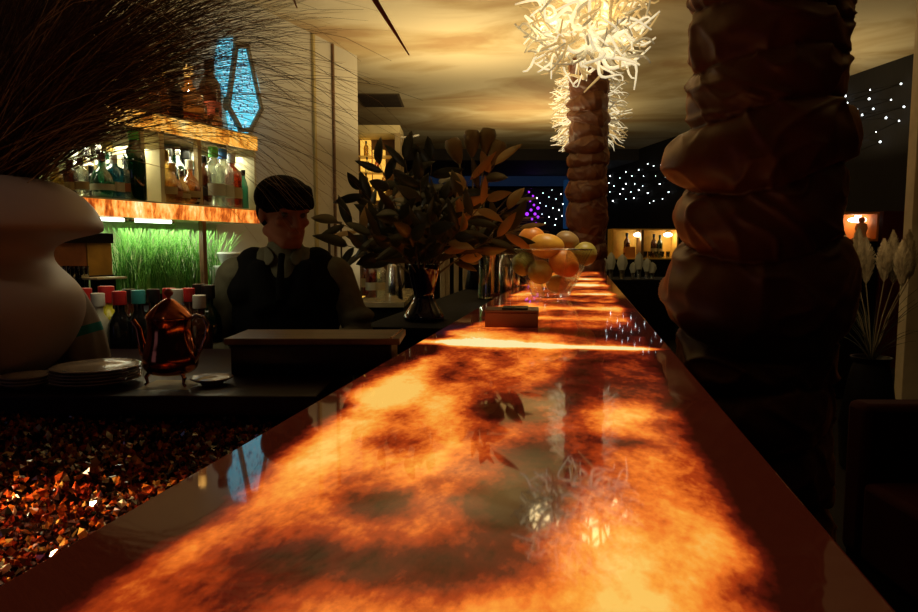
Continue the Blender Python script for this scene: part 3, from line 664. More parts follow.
# upturned glasses cluster
def tumbler(loc, h, r, label, group, m=CLEAR, name='glass_tumbler', cat='glass'):
    mb = MB().lathe([(r*0.75, 0), (r*0.8, 0.004), (r, h), (r*0.95, h), (r*0.74, 0.012), (0, 0.012)], 20)
    o = mb.build(name, m, loc=loc, autos=50); tag(o, label, cat, group); return o
SHINY = glass('smoked_glass', (0.55, 0.5, 0.4), 0.30, 0.02)
k = 0
pos = ['leftmost glass', 'second glass from left', 'middle glass', 'second glass from right', 'rightmost glass']
for i, px in enumerate((66, 70.5, 75, 79.5, 84)):
    q = HW(px, 277, 3.57-0.03*(i % 2)); zb0 = HW(75, 276, 3.5).z
    tumbler((q.x, q.y, 1.05), HW(px, 266, 3.57).z-1.05, 0.028, '%s of the row by the urn, under the shelf' % pos[i], 'glasses beside the amber cupboard', SHINY)

# speed rail of bottles behind plates and pot
rl = thing('speed_rail', 'black bottle rail behind the worktop', 'bottle rail')
la, lb_ = (60-459)/FPX*2.06, (216-459)/FPX*2.06
lbox(la-0.05, lb_+0.01, 1.95, 2.18, 1.00, 1.012).build('base', BLACK, rl, smooth=False)
lbox(la-0.05, lb_+0.01, 1.94, 1.95, 1.00, 1.11).build('front', BLACK, rl, smooth=False)
for s_ in (la-0.03, lb_-0.02): lbox(s_, s_+0.02, 2.0, 2.1, 0, 1.0).build('leg', BLACK, rl, smooth=False)
RR = [
 (75, 291, 2.02, 'spirit', 'frost', 'black', 'white', 'black capped pale bottle left end of rail'),
 (84, 288, 2.10, 'spirit', 'frost', 'red', 'cream', 'red capped pale bottle nearest urn vase in rail'),
 (97.5, 293, 2.00, 'wine', 'frost', 'white', 'black', 'white capped bottle left of yellow bottle in rail'),
 (106, 286, 2.06, 'spirit', 'yellow', 'red', None, 'bright yellow bottle with red cap in rail'),
 (119, 291, 2.00, 'wine', 'black', 'red', 'white', 'black bottle with red cap and white mark'),
 (129, 289, 2.10, 'wine', 'brown', 'black', 'rust', 'brown bottle with black cap left of teal capped one'),
 (138, 290, 2.02, 'wine', 'black', 'teal', 'rust', 'dark bottle with teal cap left of copper pot'),
 (153, 289, 2.08, 'wine', 'darkgreen', 'black', 'cream', 'dark green bottle behind copper pot spout'),
 (169, 288, 2.10, 'wine', 'brown', 'red', 'cream', 'brown bottle with red cap right behind pot knob'),
 (176, 289, 2.02, 'wine', 'frost', 'white', 'white', 'white capped pale bottle behind copper pot'),
 (188, 288, 2.08, 'wine', 'brown', 'red', 'orange', 'brown bottle with red cap right of copper lid'),
 (199, 295, 2.00, 'wine', 'brown', 'white', 'rust', 'brown bottle with white cap beside pot handle'),
 (199, 284, 2.13, 'wine', 'black', 'black', 'cream', 'black bottle with black cap left of bartender sleeve'),
 (208, 285, 2.12, 'wine', 'darkgreen', 'black', 'white', 'dark green bottle at right end of rail'),
]
for (px, top, dep, shape, gl, cap, lab, text) in RR:
    p = P(px, top, dep); bottle((p.x, p.y, 1.013), p.z-1.013, shape, gl, cap, lab, text, 'bottles in the speed rail', rz=YAW, capw=1.15)
lamp('AREA', P(150, 200, 1.95), 0.5, (1, 0.85, 0.5), 0.3, (0, 0, YAW), 'rail_light')
# ------------------------------------------------------------------ blue window
bw = thing('stained_glass_window', 'glowing blue speckled glass window with brown lozenge frames', 'window')
def bglass():
    m, N, L, b = nt('blue_crackle_glass')
    tc = N.new('ShaderNodeTexCoord')
    v = N.new('ShaderNodeTexVoronoi'); v.inputs['Scale'].default_value = 26; L.new(tc.outputs['Object'], v.inputs['Vector'])
    n = N.new('ShaderNodeTexNoise'); n.inputs['Scale'].default_value = 16; n.inputs['Detail'].default_value = 8; L.new(tc.outputs['Object'], n.inputs['Vector'])
    a = N.new('ShaderNodeMath'); a.operation = 'ADD'; L.new(v.outputs['Distance'], a.inputs[0]); L.new(n.outputs[0], a.inputs[1])
    r = N.new('ShaderNodeValToRGB'); L.new(a.outputs[0], r.inputs[0]); cr = r.color_ramp
    cr.elements[0].position = 0.70; cr.elements[0].color = (0.005, 0.05, 0.10, 1); cr.elements[1].position = 1.25; cr.elements[1].color = (0.6, 0.95, 1, 1)
    e = cr.elements.new(0.80); e.color = (0.03, 0.38, 0.62, 1); e = cr.elements.new(1.0); e.color = (0.12, 0.66, 0.85, 1)
    L.new(r.outputs[0], b.inputs['Emission Color']); b.inputs['Emission Strength'].default_value = 1.15; b.inputs['Roughness'].default_value = 0.2
    b.inputs['Base Color'].default_value = (0.02, 0.1, 0.15, 1)
    return m
BG = bglass()
def wpoly(pts, o0, o1, m, name, parent):
    uv = [UZ(x, y, (o0+o1)/2) for x, y in pts]
    vs, fs = poly_prism(uv, lambda u, z, t: WL(u, t, z), o0, o1); return MB().add(vs, fs).build(name, m, parent, smooth=False)
wpoly([(219, 40), (232, 36), (232, 96), (226, 97), (217, 85), (215, 60)], 3.945, 3.965, BG, 'blue_pane', bw)
wpoly([(236, 50), (247, 46), (257, 80), (262, 108), (252, 127), (240, 128), (230, 108)], 3.935, 3.955, BG, 'blue_pane', bw)
wpoly([(226, 108), (230, 108), (240, 128), (248, 133), (230, 132)], 3.945, 3.965, BG, 'blue_pane', bw)
FR = mat('window_frame_brown', (0.16, 0.11, 0.05), 0.5)
def bar_w(a, b, wd, nm):
    ua, za = UZ(*a, 3.93); ub, zb = UZ(*b, 3.93)
    dv = Vector((ub-ua, zb-za)); L_ = dv.length; dv.normalize(); nv = Vector((-dv.y, dv.x))*wd/2; ex = dv*wd*0.4
    pts = [Vector((ua, za))-ex+nv, Vector((ub, zb))+ex+nv, Vector((ub, zb))+ex-nv, Vector((ua, za))-ex-nv]
    vs, fs = poly_prism([(q.x, q.y) for q in pts], lambda u, z, t: WL(u, t, z), 3.915, 3.97); MB().add(vs, fs).build(nm, FR, bw, smooth=False)
for a, b in (((236, 46), (228, 106)), ((228, 106), (240, 128)), ((240, 130), (251, 130)), ((251, 128), (261, 109)), ((261, 109), (247, 46)), ((247, 46), (236, 46))):
    bar_w(a, b, 0.034, 'frame_bar')
o = lamp('AREA', WL(UZ(262, 90, 3.45)[0], 3.5, UZ(255, 85, 3.5)[1]), 1.2, (0.35, 0.75, 1.0), 0.3, None, 'blue_wall_fill', sy=0.5); aim(o, WL(UZ(272, 90, 3.9)[0], 3.97, UZ(255, 95, 3.9)[1]))  # added floating lamp, throws blue onto the wall beside the window

# ------------------------------------------------------------------ second back bar niche
n0, n1_ = P(359, 130, 8.3), P(400, 130, 8.3)
nd = thing('display_niche', 'dark wooden display niche with yellow lit shelves beyond the wall', 'display niche', (0, 0, 0))
def nb(px0, px1, d0, d1, z0, z1):
    return lbox((px0-459)/FPX*d0, (px1-459)/FPX*d0, d0, d1, z0, z1)
ztop = P(380, 133, 8.2).z
nb(352, 396, 8.7, 8.75, 0.9, ztop).build('back_panel', mat('niche_back', (0.10, 0.05, 0.03), 0.6), nd, smooth=False)
nb(396, 401, 8.2, 8.75, 0.0, ztop).build('side_post', mat('post_tan', (0.30, 0.22, 0.10), 0.6), nd, smooth=False)
nb(350, 401, 8.2, 8.75, ztop, CEIL-0.02 if False else P(380, 125, 8.2).z).build('header', mat('header_cream', (0.5, 0.42, 0.22), 0.7), nd, smooth=False)
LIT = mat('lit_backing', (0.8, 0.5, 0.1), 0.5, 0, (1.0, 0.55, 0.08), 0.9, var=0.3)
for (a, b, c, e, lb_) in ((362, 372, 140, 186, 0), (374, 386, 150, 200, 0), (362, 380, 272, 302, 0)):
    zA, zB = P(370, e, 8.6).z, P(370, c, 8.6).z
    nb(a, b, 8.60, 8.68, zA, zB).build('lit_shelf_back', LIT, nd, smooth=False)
for y_ in (156, 172, 188, 204):
    z_ = P(370, y_, 8.4).z; nb(360, 392, 8.35, 8.6, z_-0.012, z_).build('shelf', mat('amber_shelf', (0.6, 0.4, 0.12), 0.4), nd, smooth=False)
lamp('POINT', P(374, 165, 8.25), 1.2, (1, 0.7, 0.25), 0.05, name='niche_light')
lamp('POINT', P(376, 260, 7.4), 1.0, (1, 0.85, 0.5), 0.05, name='niche_light')
sc_ = thing('side_counter', 'dark counter under the display niche with pale bottles', 'counter', (0, 0, 0))
zc = P(380, 303, 6.0).z
nb(352, 404, 6.0, 8.15, zc-0.04, zc).build('top', mat('side_top', (0.30, 0.26, 0.16), 0.25), sc_, smooth=False)
nb(353, 403, 6.05, 8.14, 0, zc-0.04).build('cabinet', BLACKM, sc_, smooth=False)
NB = [(366, 252, 6.9, 'wine', 'brown', 'black', 'cream', 'brown bottle at left on side counter beyond the wall'), (371, 258, 6.7, 'spirit', 'red', 'silver', 'white', 'red bottle second from left on side counter'),
      (376, 254, 6.9, 'wine', 'clear', 'white', 'white', 'clear bottle third from left on side counter'), (381, 258, 6.7, 'spirit', 'clear', 'silver', 'cream', 'clear bottle nearest the steel jug on side counter')]
for (px, top, dep, shape, gl, cap, lab, text) in NB:
    p = P(px, top, dep); bottle((p.x, p.y, zc+0.001), p.z-zc, shape, gl, cap, lab, text, 'bottles on the side counter', rz=YAW)
UB = [(366, 144, 156, 'gold', 'golden bottle on top shelf of the far niche'), (377, 160, 172, 'amber', 'amber bottle on second shelf of the far niche'), (367, 160, 172, 'clear', 'clear bottle on second shelf of the far niche'), (384, 176, 188, 'gold', 'golden bottle on third shelf of the far niche'), (366, 176, 188, 'brown', 'brown bottle on third shelf of the far niche')]
for (px, top, bot, gl, text) in UB:
    p = P(px, top-3, 8.45); z_ = P(370, bot, 8.4).z+0.001; bottle((p.x, p.y, z_), p.z-z_, 'spirit', gl, 'black', None, text, 'bottles in the far display niche')
p = P(394, 303, 6.2)
t = thing('steel_jug', 'brushed steel vacuum jug with handle on the side counter', 'jug', (p.x, p.y, zc))
hj = P(394, 261, 6.2).z-zc
MB().lathe([(0.0, 0), (0.075, 0), (0.082, 0.01), (0.078, hj*0.5), (0.06, hj*0.86), (0.056, hj*0.9), (0.05, hj*0.93)], 28).build('body', CHROME, t)
MB().lathe([(0.052, hj*0.9), (0.05, hj*0.98), (0.02, hj), (0, hj)], 20).build('lid', BLACK, t)
MB().tube([(0.05, -0.02, hj*0.86), (0.11, -0.02, hj*0.84), (0.115, -0.02, hj*0.5), (0.078, -0.02, hj*0.3)], 0.009, 8).build('handle', BLACK, t)
# little track spotlight beside the niche
p = P(408, 137, 8.35)
t = thing('track_spotlight', 'small white spotlight on bracket beside the niche header', 'spotlight', p)
MB().tube([(-0.11, 0, -0.0), (0.02, 0, 0.0), (0.14, 0, 0.02)], 0.012, 8).build('bracket', mat('fitting_white', (0.6, 0.58, 0.5), 0.4), t)
MB().tube([(0.02, 0, 0), (0.03, -0.03, -0.06), (0.0, -0.05, -0.10)], [0.02, 0.045, 0.05], 14).build('lamp_head', MC['fitting_white'], t)
MB().tube([(-0.09, 0, 0), (-0.1, 0, -0.12)], 0.010, 8).build('arm', MC['fitting_white'], t)

# far dark room: cove strip of blue light
cv = thing('blue_cove_light', 'dim blue glowing cove band along the far ceiling', 'cove light')
lbox((425-459)/FPX*17.8, (600-459)/FPX*17.8, 17.7, 17.85, P(500, 186, 17.8).z, P(500, 171, 17.8).z).build('strip', emit('blue_strip', (0.002, 0.006, 0.017), 1.0), cv, smooth=False)
lbox((424-459)/FPX*17.8, (601-459)/FPX*17.8, 17.86, 18.1, P(500, 188, 17.8).z, P(500, 170, 17.8).z).build('cove_housing', BLACKM, cv, smooth=False)

# pale slatted cabinet
p = P(474, 290, 5.4)
ch = thing('slatted_bar_chair', 'pale cream high-back slatted chair behind the bar ledge', 'chair', (p.x, p.y, 0), YAW)
CRM = mat('cream_lacquer', (0.45, 0.36, 0.2), 0.4)
zt_ = P(474, 236, 5.4).z; wd = 68/FPX*5.4/2
MB().tube([(-wd, 0, zt_-.03), (-wd*0.3, 0, zt_-0.005), (wd*0.3, 0, zt_-0.005), (wd, 0, zt_-.03)], 0.03, 10).build('top_rail', CRM, ch)
MB().box(-wd+0.03, wd-0.03, -0.015, 0.015, zt_-0.16, zt_-0.09).build('back_panel', CRM, ch, bevel=0.006)
for i in range(7):
    x = -wd+0.06+i*(2*wd-0.12)/6; MB().box(x-0.02, x+0.02, -0.01, 0.01, 0.95, zt_-0.14).build('slat', CRM, ch, bevel=0.004)
MB().box(-wd, wd, -0.02, 0.42, 0.90, 0.96).build('seat', CRM, ch, bevel=0.01)
for sx in (-1, 1):
    MB().box(sx*(wd-0.02)-0.02, sx*(wd-0.02)+0.02, -0.02, 0.02, 0, zt_-0.03).build('leg', CRM, ch, bevel=0.004)
    MB().box(sx*(wd-0.02)-0.02, sx*(wd-0.02)+0.02, 0.38, 0.42, 0, 0.9).build('leg', CRM, ch, bevel=0.004)
# glass jar and steel shakers on ledge
def hof(px, top, dep): return P(px, top, dep).z-1.151
p = P(489, 290, 3.7); h = hof(489, 250, 3.7)
t = thing('glass_jar', 'tall clear ribbed glass jar left of the fruit bowl', 'jar', (p.x, p.y, 1.151))
mb = MB(); n = 32; vs = []; prof = [(0.045, 0), (0.06, 0.006), (0.056, 0.06), (0.05, h*0.5), (0.056, h*0.92), (0.064, h)]
for r_, z_ in prof:
    for i in range(n): vs.append(((r_+0.002*(i % 2))*math.cos(2*PI*i/n), (r_+0.002*(i % 2))*math.sin(2*PI*i/n), z_))
mb.add(vs, [(j*n+i, j*n+(i+1) % n, (j+1)*n+(i+1) % n, (j+1)*n+i) for j in range(len(prof)-1) for i in range(n)]+[tuple(range(n))])
mb.build('body', glass('ribbed_glass', (0.85, 0.85, 0.78), 0.25, 0.05), t, solid=0.003)
MB().tube([(0.064*math.cos(2*PI*i/32), 0.064*math.sin(2*PI*i/32), h) for i in range(33)], 0.004, 6).build('rim', SHINY, t)
for px, dep, lb_, top in ((505, 3.9, 'tall steel cocktail shaker between jar and fruit bowl', 254), (513, 4.2, 'narrow steel shaker directly behind fruit bowl left side', 258)):
    p = P(px, 290, dep); h = hof(px, top, dep); t = thing('cocktail_shaker', lb_, 'shaker', (p.x, p.y, 1.151), 0, 'steel shakers by the bowl')
    MB().lathe([(0, 0), (0.034, 0), (0.038, 0.01), (0.045, h*0.7), (0.043, h*0.72)], 24).build('cup', CHROME, t)
    MB().lathe([(0.044, h*0.7), (0.04, h*0.8), (0.024, h*0.9), (0.022, h*0.98), (0, h)], 24).build('cap', CHROME, t)

# ------------------------------------------------------------------ wooden box on the bar
p = PZ(511, 327, BARZ)
bx = thing('wooden_box', 'small red-brown lidded wooden box on the glowing bar', 'box', (p.x, p.y+0.03, BARZ+0.001), R(4))
RBW = mat('redbrown_wood', (0.30, 0.075, 0.03), 0.4, var=0.2, scale=12, stretch=(1, 6, 1))
MB().box(-0.082, 0.082, -0.06, 0.06, 0, 0.046).build('body', RBW, bx, bevel=0.002)
MB().box(-0.084, 0.084, -0.062, 0.062, 0.047, 0.055).build('lid', mat('lid_redbrown', (0.22, 0.07, 0.04), 0.35), bx, bevel=0.002)
MB().box(-0.03, 0.05, -0.045, 0.045, 0.055, 0.060).build('lid_pad', BLACK, bx, bevel=0.001)
MB().box(0.0835, 0.0855, -0.012, 0.012, 0.032, 0.040).build('finger_slot', BLACKM, bx, smooth=False)

# ------------------------------------------------------------------ fruit bowl
bp_ = PZ(551, 297, BARZ)
bl = thing('glass_fruit_bowl', 'wide conical clear glass bowl of fruit on the bar', 'bowl', (bp_.x, bp_.y, BARZ+0.001))
RB = 91/FPX*3.3/2; HB = 0.235
mb = MB(); n = 8; vs = []
for r_, z_ in [(RB*0.42, 0), (RB*0.62, HB*0.35), (RB*0.98, HB), (RB*0.94, HB), (RB*0.58, HB*0.36), (RB*0.38, 0.02)]:
    for i in range(n): a = 2*PI*(i+0.5)/n; vs.append((r_*math.cos(a), r_*math.sin(a), z_))
fs = [(j*n+i, j*n+(i+1) % n, (j+1)*n+(i+1) % n, (j+1)*n+i) for j in range(5) for i in range(n)]+[tuple(range(n)), tuple(5*n+i for i in range(n))]
bw_ = mb.add(vs, fs).build('bowl_wall', glass('bowl_glass', (0.97, 0.97, 0.94), 0.02, 0.02), bl, smooth=False)
pts = [(RB*0.97*math.cos(2*PI*(i+.5)/8), RB*0.97*math.sin(2*PI*(i+.5)/8), HB+0.002) for i in range(9)]
MB().tube(pts, 0.004, 8).build('rim', glass('rim_glass', (0.8, 0.85, 0.75), 0.45, 0.05), bw_)
def fruit(px, py, dep, rx, rz_, col, label, kind, tilt=0, stem=True, group='fruit in the glass bowl'):
    q = P(px, py, dep); t = thing(kind, label, kind, q, YAW, group)
    mb = MB(); M = Matrix.Rotation(tilt, 3, 'Y')
    vs0 = MB().sphere((0, 0, 0), 1, 24, 16)
    vs = []
    for v_ in vs0.v:
        v_ = Vector(v_); k = 1-0.08*v_.x*(1 if kind == 'mango' else 0); v_ = Vector((v_.x*rx, v_.y*rx*0.85 if kind != 'mango' else v_.y*rz_, v_.z*rz_*k)); vs.append(M @ v_)
    mb.add(vs, vs0.f).build('flesh', mat('skin_'+col[0], col[1], 0.38, var=0.25, scale=14, bump=0.15), t, autos=0)
    e = M @ Vector((rx*0.98, 0, 0)); d_ = e.normalized()
    MB().tube([e, e+d_*0.006], [0.005, 0.003], 8).build('stem', WOOD, t)
OR = ('orange', (0.95, 0.30, 0.04)); MG = ('mango', (0.98, 0.45, 0.06)); LM = ('lime', (0.34, 0.30, 0.05)); DK = ('dusky', (0.38, 0.24, 0.09)); YG = ('yellowgreen', (0.5, 0.40, 0.08))
D = bp_.dot(FH)
k_ = D/FPX
fruit(532, 240, D-0.03, 14*k_, 13*k_, OR, 'round orange fruit at upper left of the glass bowl', 'orange')
fruit(547, 246, D-0.10, 17*k_, 12*k_, MG, 'large yellow-orange mango lying across top of bowl', 'mango', 0.05)
fruit(567, 241, D+0.04, 12.5*k_, 10*k_, DK, 'dusky brown-green mango at back top of bowl', 'mango', 0.2)
fruit(564, 263, D-0.10, 16*k_, 13*k_, OR, 'orange mango leaning down at right of bowl', 'mango', 0.7)
fruit(585, 254, D+0.0, 12*k_, 12*k_, YG, 'yellow-green lime against right rim of bowl', 'lime')
fruit(524, 264, D-0.03, 12*k_, 12*k_, LM, 'olive green lime against left side of bowl', 'lime')
fruit(540, 272, D-0.09, 12*k_, 12*k_, YG, 'yellow-green lime in lower middle of bowl', 'lime')
fruit(557, 284, D-0.02, 11*k_, 9*k_, LM, 'olive lime at the bottom of the glass bowl', 'lime')

# ------------------------------------------------------------------ leafy bouquet
vb = P(424, 320, 2.62)
vs_ = thing('blue_black_vase', 'blue-black glass vase with flared foot on bar ledge', 'vase', (vb.x, vb.y, 1.151))
BV = mat('blue_black_glass', (0.006, 0.01, 0.05), 0.06, coat=1.0)
hv = P(424, 263, 2.62).z-1.151
MB().lathe([(0, 0), (0.08, 0), (0.084, 0.008), (0.075, 0.03), (0.05, hv*0.3), (0.036, hv*0.42), (0.045, hv*0.55), (0.058, hv*0.8), (0.064, hv), (0.058, hv), (0.05, hv*0.8), (0.03, hv*0.45), (0, hv*0.42)], 36).build('body', BV, vs_, subsurf=1, autos=0)
bq = thing('leafy_bouquet', 'spreading bouquet of long brown-green leaves in blue-black vase', 'bouquet', (vb.x, vb.y, 1.151+hv*0.6))
LF = [mat('leaf_dark', (0.035, 0.045, 0.02), 0.4, var=0.3, sheen=0.1), mat('leaf_olive', (0.13, 0.11, 0.04), 0.4, var=0.3), mat('leaf_gold', (0.62, 0.42, 0.14), 0.4, var=0.2)]
def leaf(mb, base, d_, L_, wd, up, curl=0.3, fold=0.15):
    d_ = d_.normalized(); s_ = d_.cross(up)
    if s_.length < 1e-3: s_ = d_.cross(Vector((1, 0, 0)))
    s_.normalize(); u_ = s_.cross(d_); n = 8; vs = []; fs = []
    p = Vector(base); dd = d_.copy()
    for i in range(n+1):
        t = i/n; w_ = wd*max(0.02, math.sin(PI*t**0.8)**0.8) if i < n else 0.0005
        vs += [p-s_*w_+u_*w_*fold*2, p, p+s_*w_+u_*w_*fold*2]
        dd = (dd - u_*curl/n).normalized(); p = p+dd*L_/n
    for i in range(n):
        a = i*3; fs += [(a, a+1, a+4, a+3), (a+1, a+2, a+5, a+4)]
    mb.add(vs, fs)
rs = random.Random(21)
base = Vector((vb.x, vb.y, 1.151+hv*0.6))
mbs = [MB(), MB(), MB()]; stems = MB()
tips = [(338, 222, 2.6, 1), (348, 246, 2.5, 0), (360, 190, 2.7, 0), (372, 235, 2.5, 0), (380, 165, 2.7, 0), (395, 210, 2.45, 0), (405, 160, 2.6, 0), (420, 180, 2.5, 0), (432, 160, 2.7, 0), (445, 200, 2.5, 0),
        (470, 180, 2.6, 1), (495, 165, 2.6, 1), (487, 200, 2.5, 1), (515, 205, 2.7, 1), (520, 228, 2.6, 1), (500, 240, 2.65, 0), (460, 230, 2.45, 1), (390, 245, 2.4, 0), (410, 235, 2.4, 0), (430, 225, 2.4, 0), (450, 215, 2.8, 0), (415, 205, 2.8, 0), (375, 205, 2.8, 0), (400, 185, 2.85, 0),(440, 185, 2.9, 0), (470, 210, 2.8, 0), (425, 245, 2.75, 0), (480, 225, 2.85, 0)]
for (px, py, dep, kind) in tips:
    tp_ = P(px, py, dep)-base; m = tp_*0.5+Vector((0, 0, 0.05))
    L0 = Vector((rs.uniform(-.02, .02), rs.uniform(-.02, .02), 0))
    def bez(t): return L0*(1-t)**2+(m*1.0)*2*t*(1-t)+tp_*t*t
    pts = [bez(k/10) for k in range(11)]; stems.tube(pts, [0.003*(1-0.6*k/10) for k in range(11)], 5)
    for j in range(9):
        t = 0.38+0.62*j/8; p_ = bez(t); tg = (bez(min(1, t+.02))-bez(t-.02)).normalized()
        side = tg.cross(FH).normalized()*(1 if j % 2 else -1)
        dv = tg*(0.75 if j < 8 else 1)+side*(0.8 if j < 8 else 0)+Vector((rs.gauss(0, .25), rs.gauss(0, .25), rs.gauss(0, .2)))
        sel = rs.random(); mi = (2 if sel > 0.62 else 1 if sel > 0.25 else 0) if kind else (1 if sel > 0.75 else 0)
        up = Vector((rs.gauss(0, .5), -1, rs.gauss(0.3, .5)))
        leaf(mbs[mi], p_, dv, rs.uniform(0.08, 0.15), rs.uniform(0.014, 0.025), up, rs.uniform(-.2, 0.9))
stems.build('stems', mat('stem_tan', (0.16, 0.12, 0.05), 0.5), bq, autos=0)
for m_, nm, mt in zip(mbs, ('dark_leaves', 'olive_leaves', 'golden_leaves'), LF):
    m_.build(nm, mt, bq, autos=0, solid=0.0006)
# second arrangement behind : tan tulip-shaped heads on stalks
bt = P(474, 236, 4.6)
b2v = thing('tall_dark_vase', 'tall dark vase mostly hidden behind leafy bouquet', 'vase', (bt.x, bt.y, 1.151) if False else (P(474, 270, 4.6).x, P(474, 270, 4.6).y, 1.151))
MB().lathe([(0, 0), (0.06, 0), (0.065, 0.01), (0.045, 0.12), (0.05, 0.25), (0.042, 0.25), (0.03, 0.1), (0, 0.08)], 24).build('body', BLACK, b2v)
b2 = thing('tan_flower_heads', 'dim tan cone-shaped flower heads rising behind the leafy bouquet', 'flowers', (b2v.location.x, b2v.location.y, 1.35))
hm = mat('tan_petal', (0.16, 0.11, 0.045), 0.6, var=0.2)
for (px, py, tl_) in ((455, 150, -0.35), (472, 142, 0.0), (487, 140, 0.15), (496, 152, 0.4)):
    q = P(px, py, 4.6)-b2.location
    M = Matrix.Translation(q) @ Matrix.Rotation(tl_, 4, FH)
    MB().lathe([(0.012, -0.10), (0.035, -0.06), (0.055, 0.0), (0.06, 0.04), (0.045, 0.075), (0.0, 0.06)], 14, M=M).build('flower_head', hm, b2)
    MB().tube([Vector((0, 0, 0)), q*0.5+Vector((0, 0, .05)), M @ Vector((0, 0, -0.09))], 0.006, 6).build('stalk', MC['stem_tan'], b2)
mb = MB()
for i in range(120):
    a = rs.uniform(-0.2, 1.35); L_ = rs.uniform(0.35, 0.62); dv = CR*math.cos(a)+Vector((0, 0, math.sin(a)))+FH*rs.gauss(0, .3)
    p_ = Vector((0, 0, 0)); pts = [p_.copy()]
    for k in range(8): p_ = p_+dv*L_/8; pts.append(p_.copy()); dv = (dv+Vector((0, 0, -0.16))).normalized()
    mb.tube(pts, [0.006*(1-.7*k/8) for k in range(9)], 3, caps=False)
mb.build('drooping_fronds', mat('frond_brown', (0.12, 0.07, 0.035), 0.6, var=0.4), b2, autos=0)

# ------------------------------------------------------------------ chandeliers
def tendril_mesh(seed):
    r_ = random.Random(seed); pts = []; n = 14; L_ = 0.34
    ax = r_.uniform(0.03, 0.06); ph = r_.uniform(0, 6); tw_ = r_.uniform(6, 10)
    for k in range(n+1):
        t = k/n; pts.append(Vector((ax*math.sin(ph+tw_*t)*t**0.7+0.03*(t**4), ax*math.cos(ph+tw_*t*0.8)*t**0.7, L_*t)))
    o0 = pts[0].copy(); pts = [p-o0 for p in pts]
    mb = MB().tube(pts, [0.0145*(1-0.72*(k/n)**1.5)+0.001 for k in range(n+1)], 7)
    return mb
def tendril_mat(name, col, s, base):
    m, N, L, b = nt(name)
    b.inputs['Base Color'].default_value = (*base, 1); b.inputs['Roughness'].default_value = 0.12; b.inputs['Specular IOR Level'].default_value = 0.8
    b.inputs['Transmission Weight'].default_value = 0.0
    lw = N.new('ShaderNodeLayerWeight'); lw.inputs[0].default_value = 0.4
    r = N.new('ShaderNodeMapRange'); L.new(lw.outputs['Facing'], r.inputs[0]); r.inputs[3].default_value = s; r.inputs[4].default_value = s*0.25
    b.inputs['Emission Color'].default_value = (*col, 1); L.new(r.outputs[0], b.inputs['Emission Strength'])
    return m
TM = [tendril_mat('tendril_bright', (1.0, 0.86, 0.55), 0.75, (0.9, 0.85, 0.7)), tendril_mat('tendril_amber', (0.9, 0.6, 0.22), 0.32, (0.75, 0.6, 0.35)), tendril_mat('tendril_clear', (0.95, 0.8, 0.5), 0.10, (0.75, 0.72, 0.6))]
def chandelier(center, rad, zlo, ztop_, n_parts, n_stuff, label, seed, open_front=False, ring=0.0, scl=1.0):
    r_ = random.Random(seed)
    t = thing('glass_chandelier', label, 'chandelier', center, 0)
    MB().tube([(0, 0, 0.05), (0, 0, CEIL-center.z-0.03)], 0.02, 10).build('stem', CHROME, t)
    MB().lathe([(0.10, CEIL-center.z-0.035), (0.12, CEIL-center.z-0.002), (0, CEIL-center.z-0.002)], 24).build('ceiling_plate', CHROME, t)
    H = (ztop_-zlo)
    MB().lathe([(0, zlo*0.5), (0.05, zlo*0.45), (0.06, 0), (0.05, ztop_*0.8), (0, ztop_*0.85)], 16).build('core', mat('core_frost', (0.9, 0.8, 0.5), 0.5, 0, (1, 0.8, 0.4), 1.0), t)
    meshes = []
    for s_ in range(6):
        mb = tendril_mesh(seed*10+s_)
        for m_ in TM:
            me = bpy.data.meshes.new('glass_tendril'); me.from_pydata(mb.v, [], mb.f); me.materials.append(m_)
            for p_ in me.polygons: p_.use_smooth = True
            me.update(); meshes.append((me, m_, mb))
    stuff = [MB(), MB(), MB()]
    for i in range(n_parts+n_stuff):
        z0 = r_.uniform(zlo*0.55, ztop_*0.85)
        a = r_.uniform(0, 2*PI)
        dirh = Vector((math.cos(a), math.sin(a), 0))
        if open_front and dirh.dot(-FH) > 0.35: 
            a += PI; dirh = -dirh
        tilt = (z0/(H/2))*0.75+r_.gauss(0, .28)
        if ring: tilt = r_.gauss(-0.35, .45)
        dv = (dirh+Vector((0, 0, tilt))).normalized()
        k = (1-0.45*abs(z0/(H/2))**2)*rad/0.42*r_.uniform(0.72, 1.05)*scl
        base_ = dirh*(0.04+ring)+Vector((0, 0, z0))
        q = dv.to_track_quat('Z', 'Y').to_matrix().to_4x4() @ Matrix.Rotation(r_.uniform(0, 6), 4, 'Z')
        wdt = 1.0 if not ring else 0.8
        M = Matrix.Translation(base_) @ q @ Matrix.Diagonal((k*wdt, k*wdt, k, 1))
        c_ = r_.random(); mi = 0 if c_ < 0.45 else 1 if c_ < 0.75 else 2
        me, mt, mb = meshes[(i % 6)*3+mi]
        if i < n_parts:
            o = bpy.data.objects.new('glass_tendril', me); C.objects.link(o); o.parent = t; o.matrix_local = M
        else: stuff[mi].add([M @ Vector(v_) for v_ in mb.v], mb.f)
    if n_stuff:
        allm = MB(); idx = []
        for k, s_ in enumerate(stuff): allm.add(s_.v, s_.f); idx += [k]*len(s_.f)
        o = allm.build('glass_tendrils', TM[0], t, autos=0); o.data.materials.append(TM[1]); o.data.materials.append(TM[2])
        for p_, k in zip(o.data.polygons, idx): p_.material_index = k
        o['kind'] = 'stuff'
    return t
chandelier(CH1, 0.61, -0.42, 0.52, 100, 420, 'nearer chandelier of curling white glass tendrils hanging over the bar', 2)
chandelier(CH2, 0.40, -0.55, 0.55, 100, 420, 'farther amber-white tendril chandelier wrapped around the slim draped column', 4, open_front=True, ring=0.16, scl=0.75)

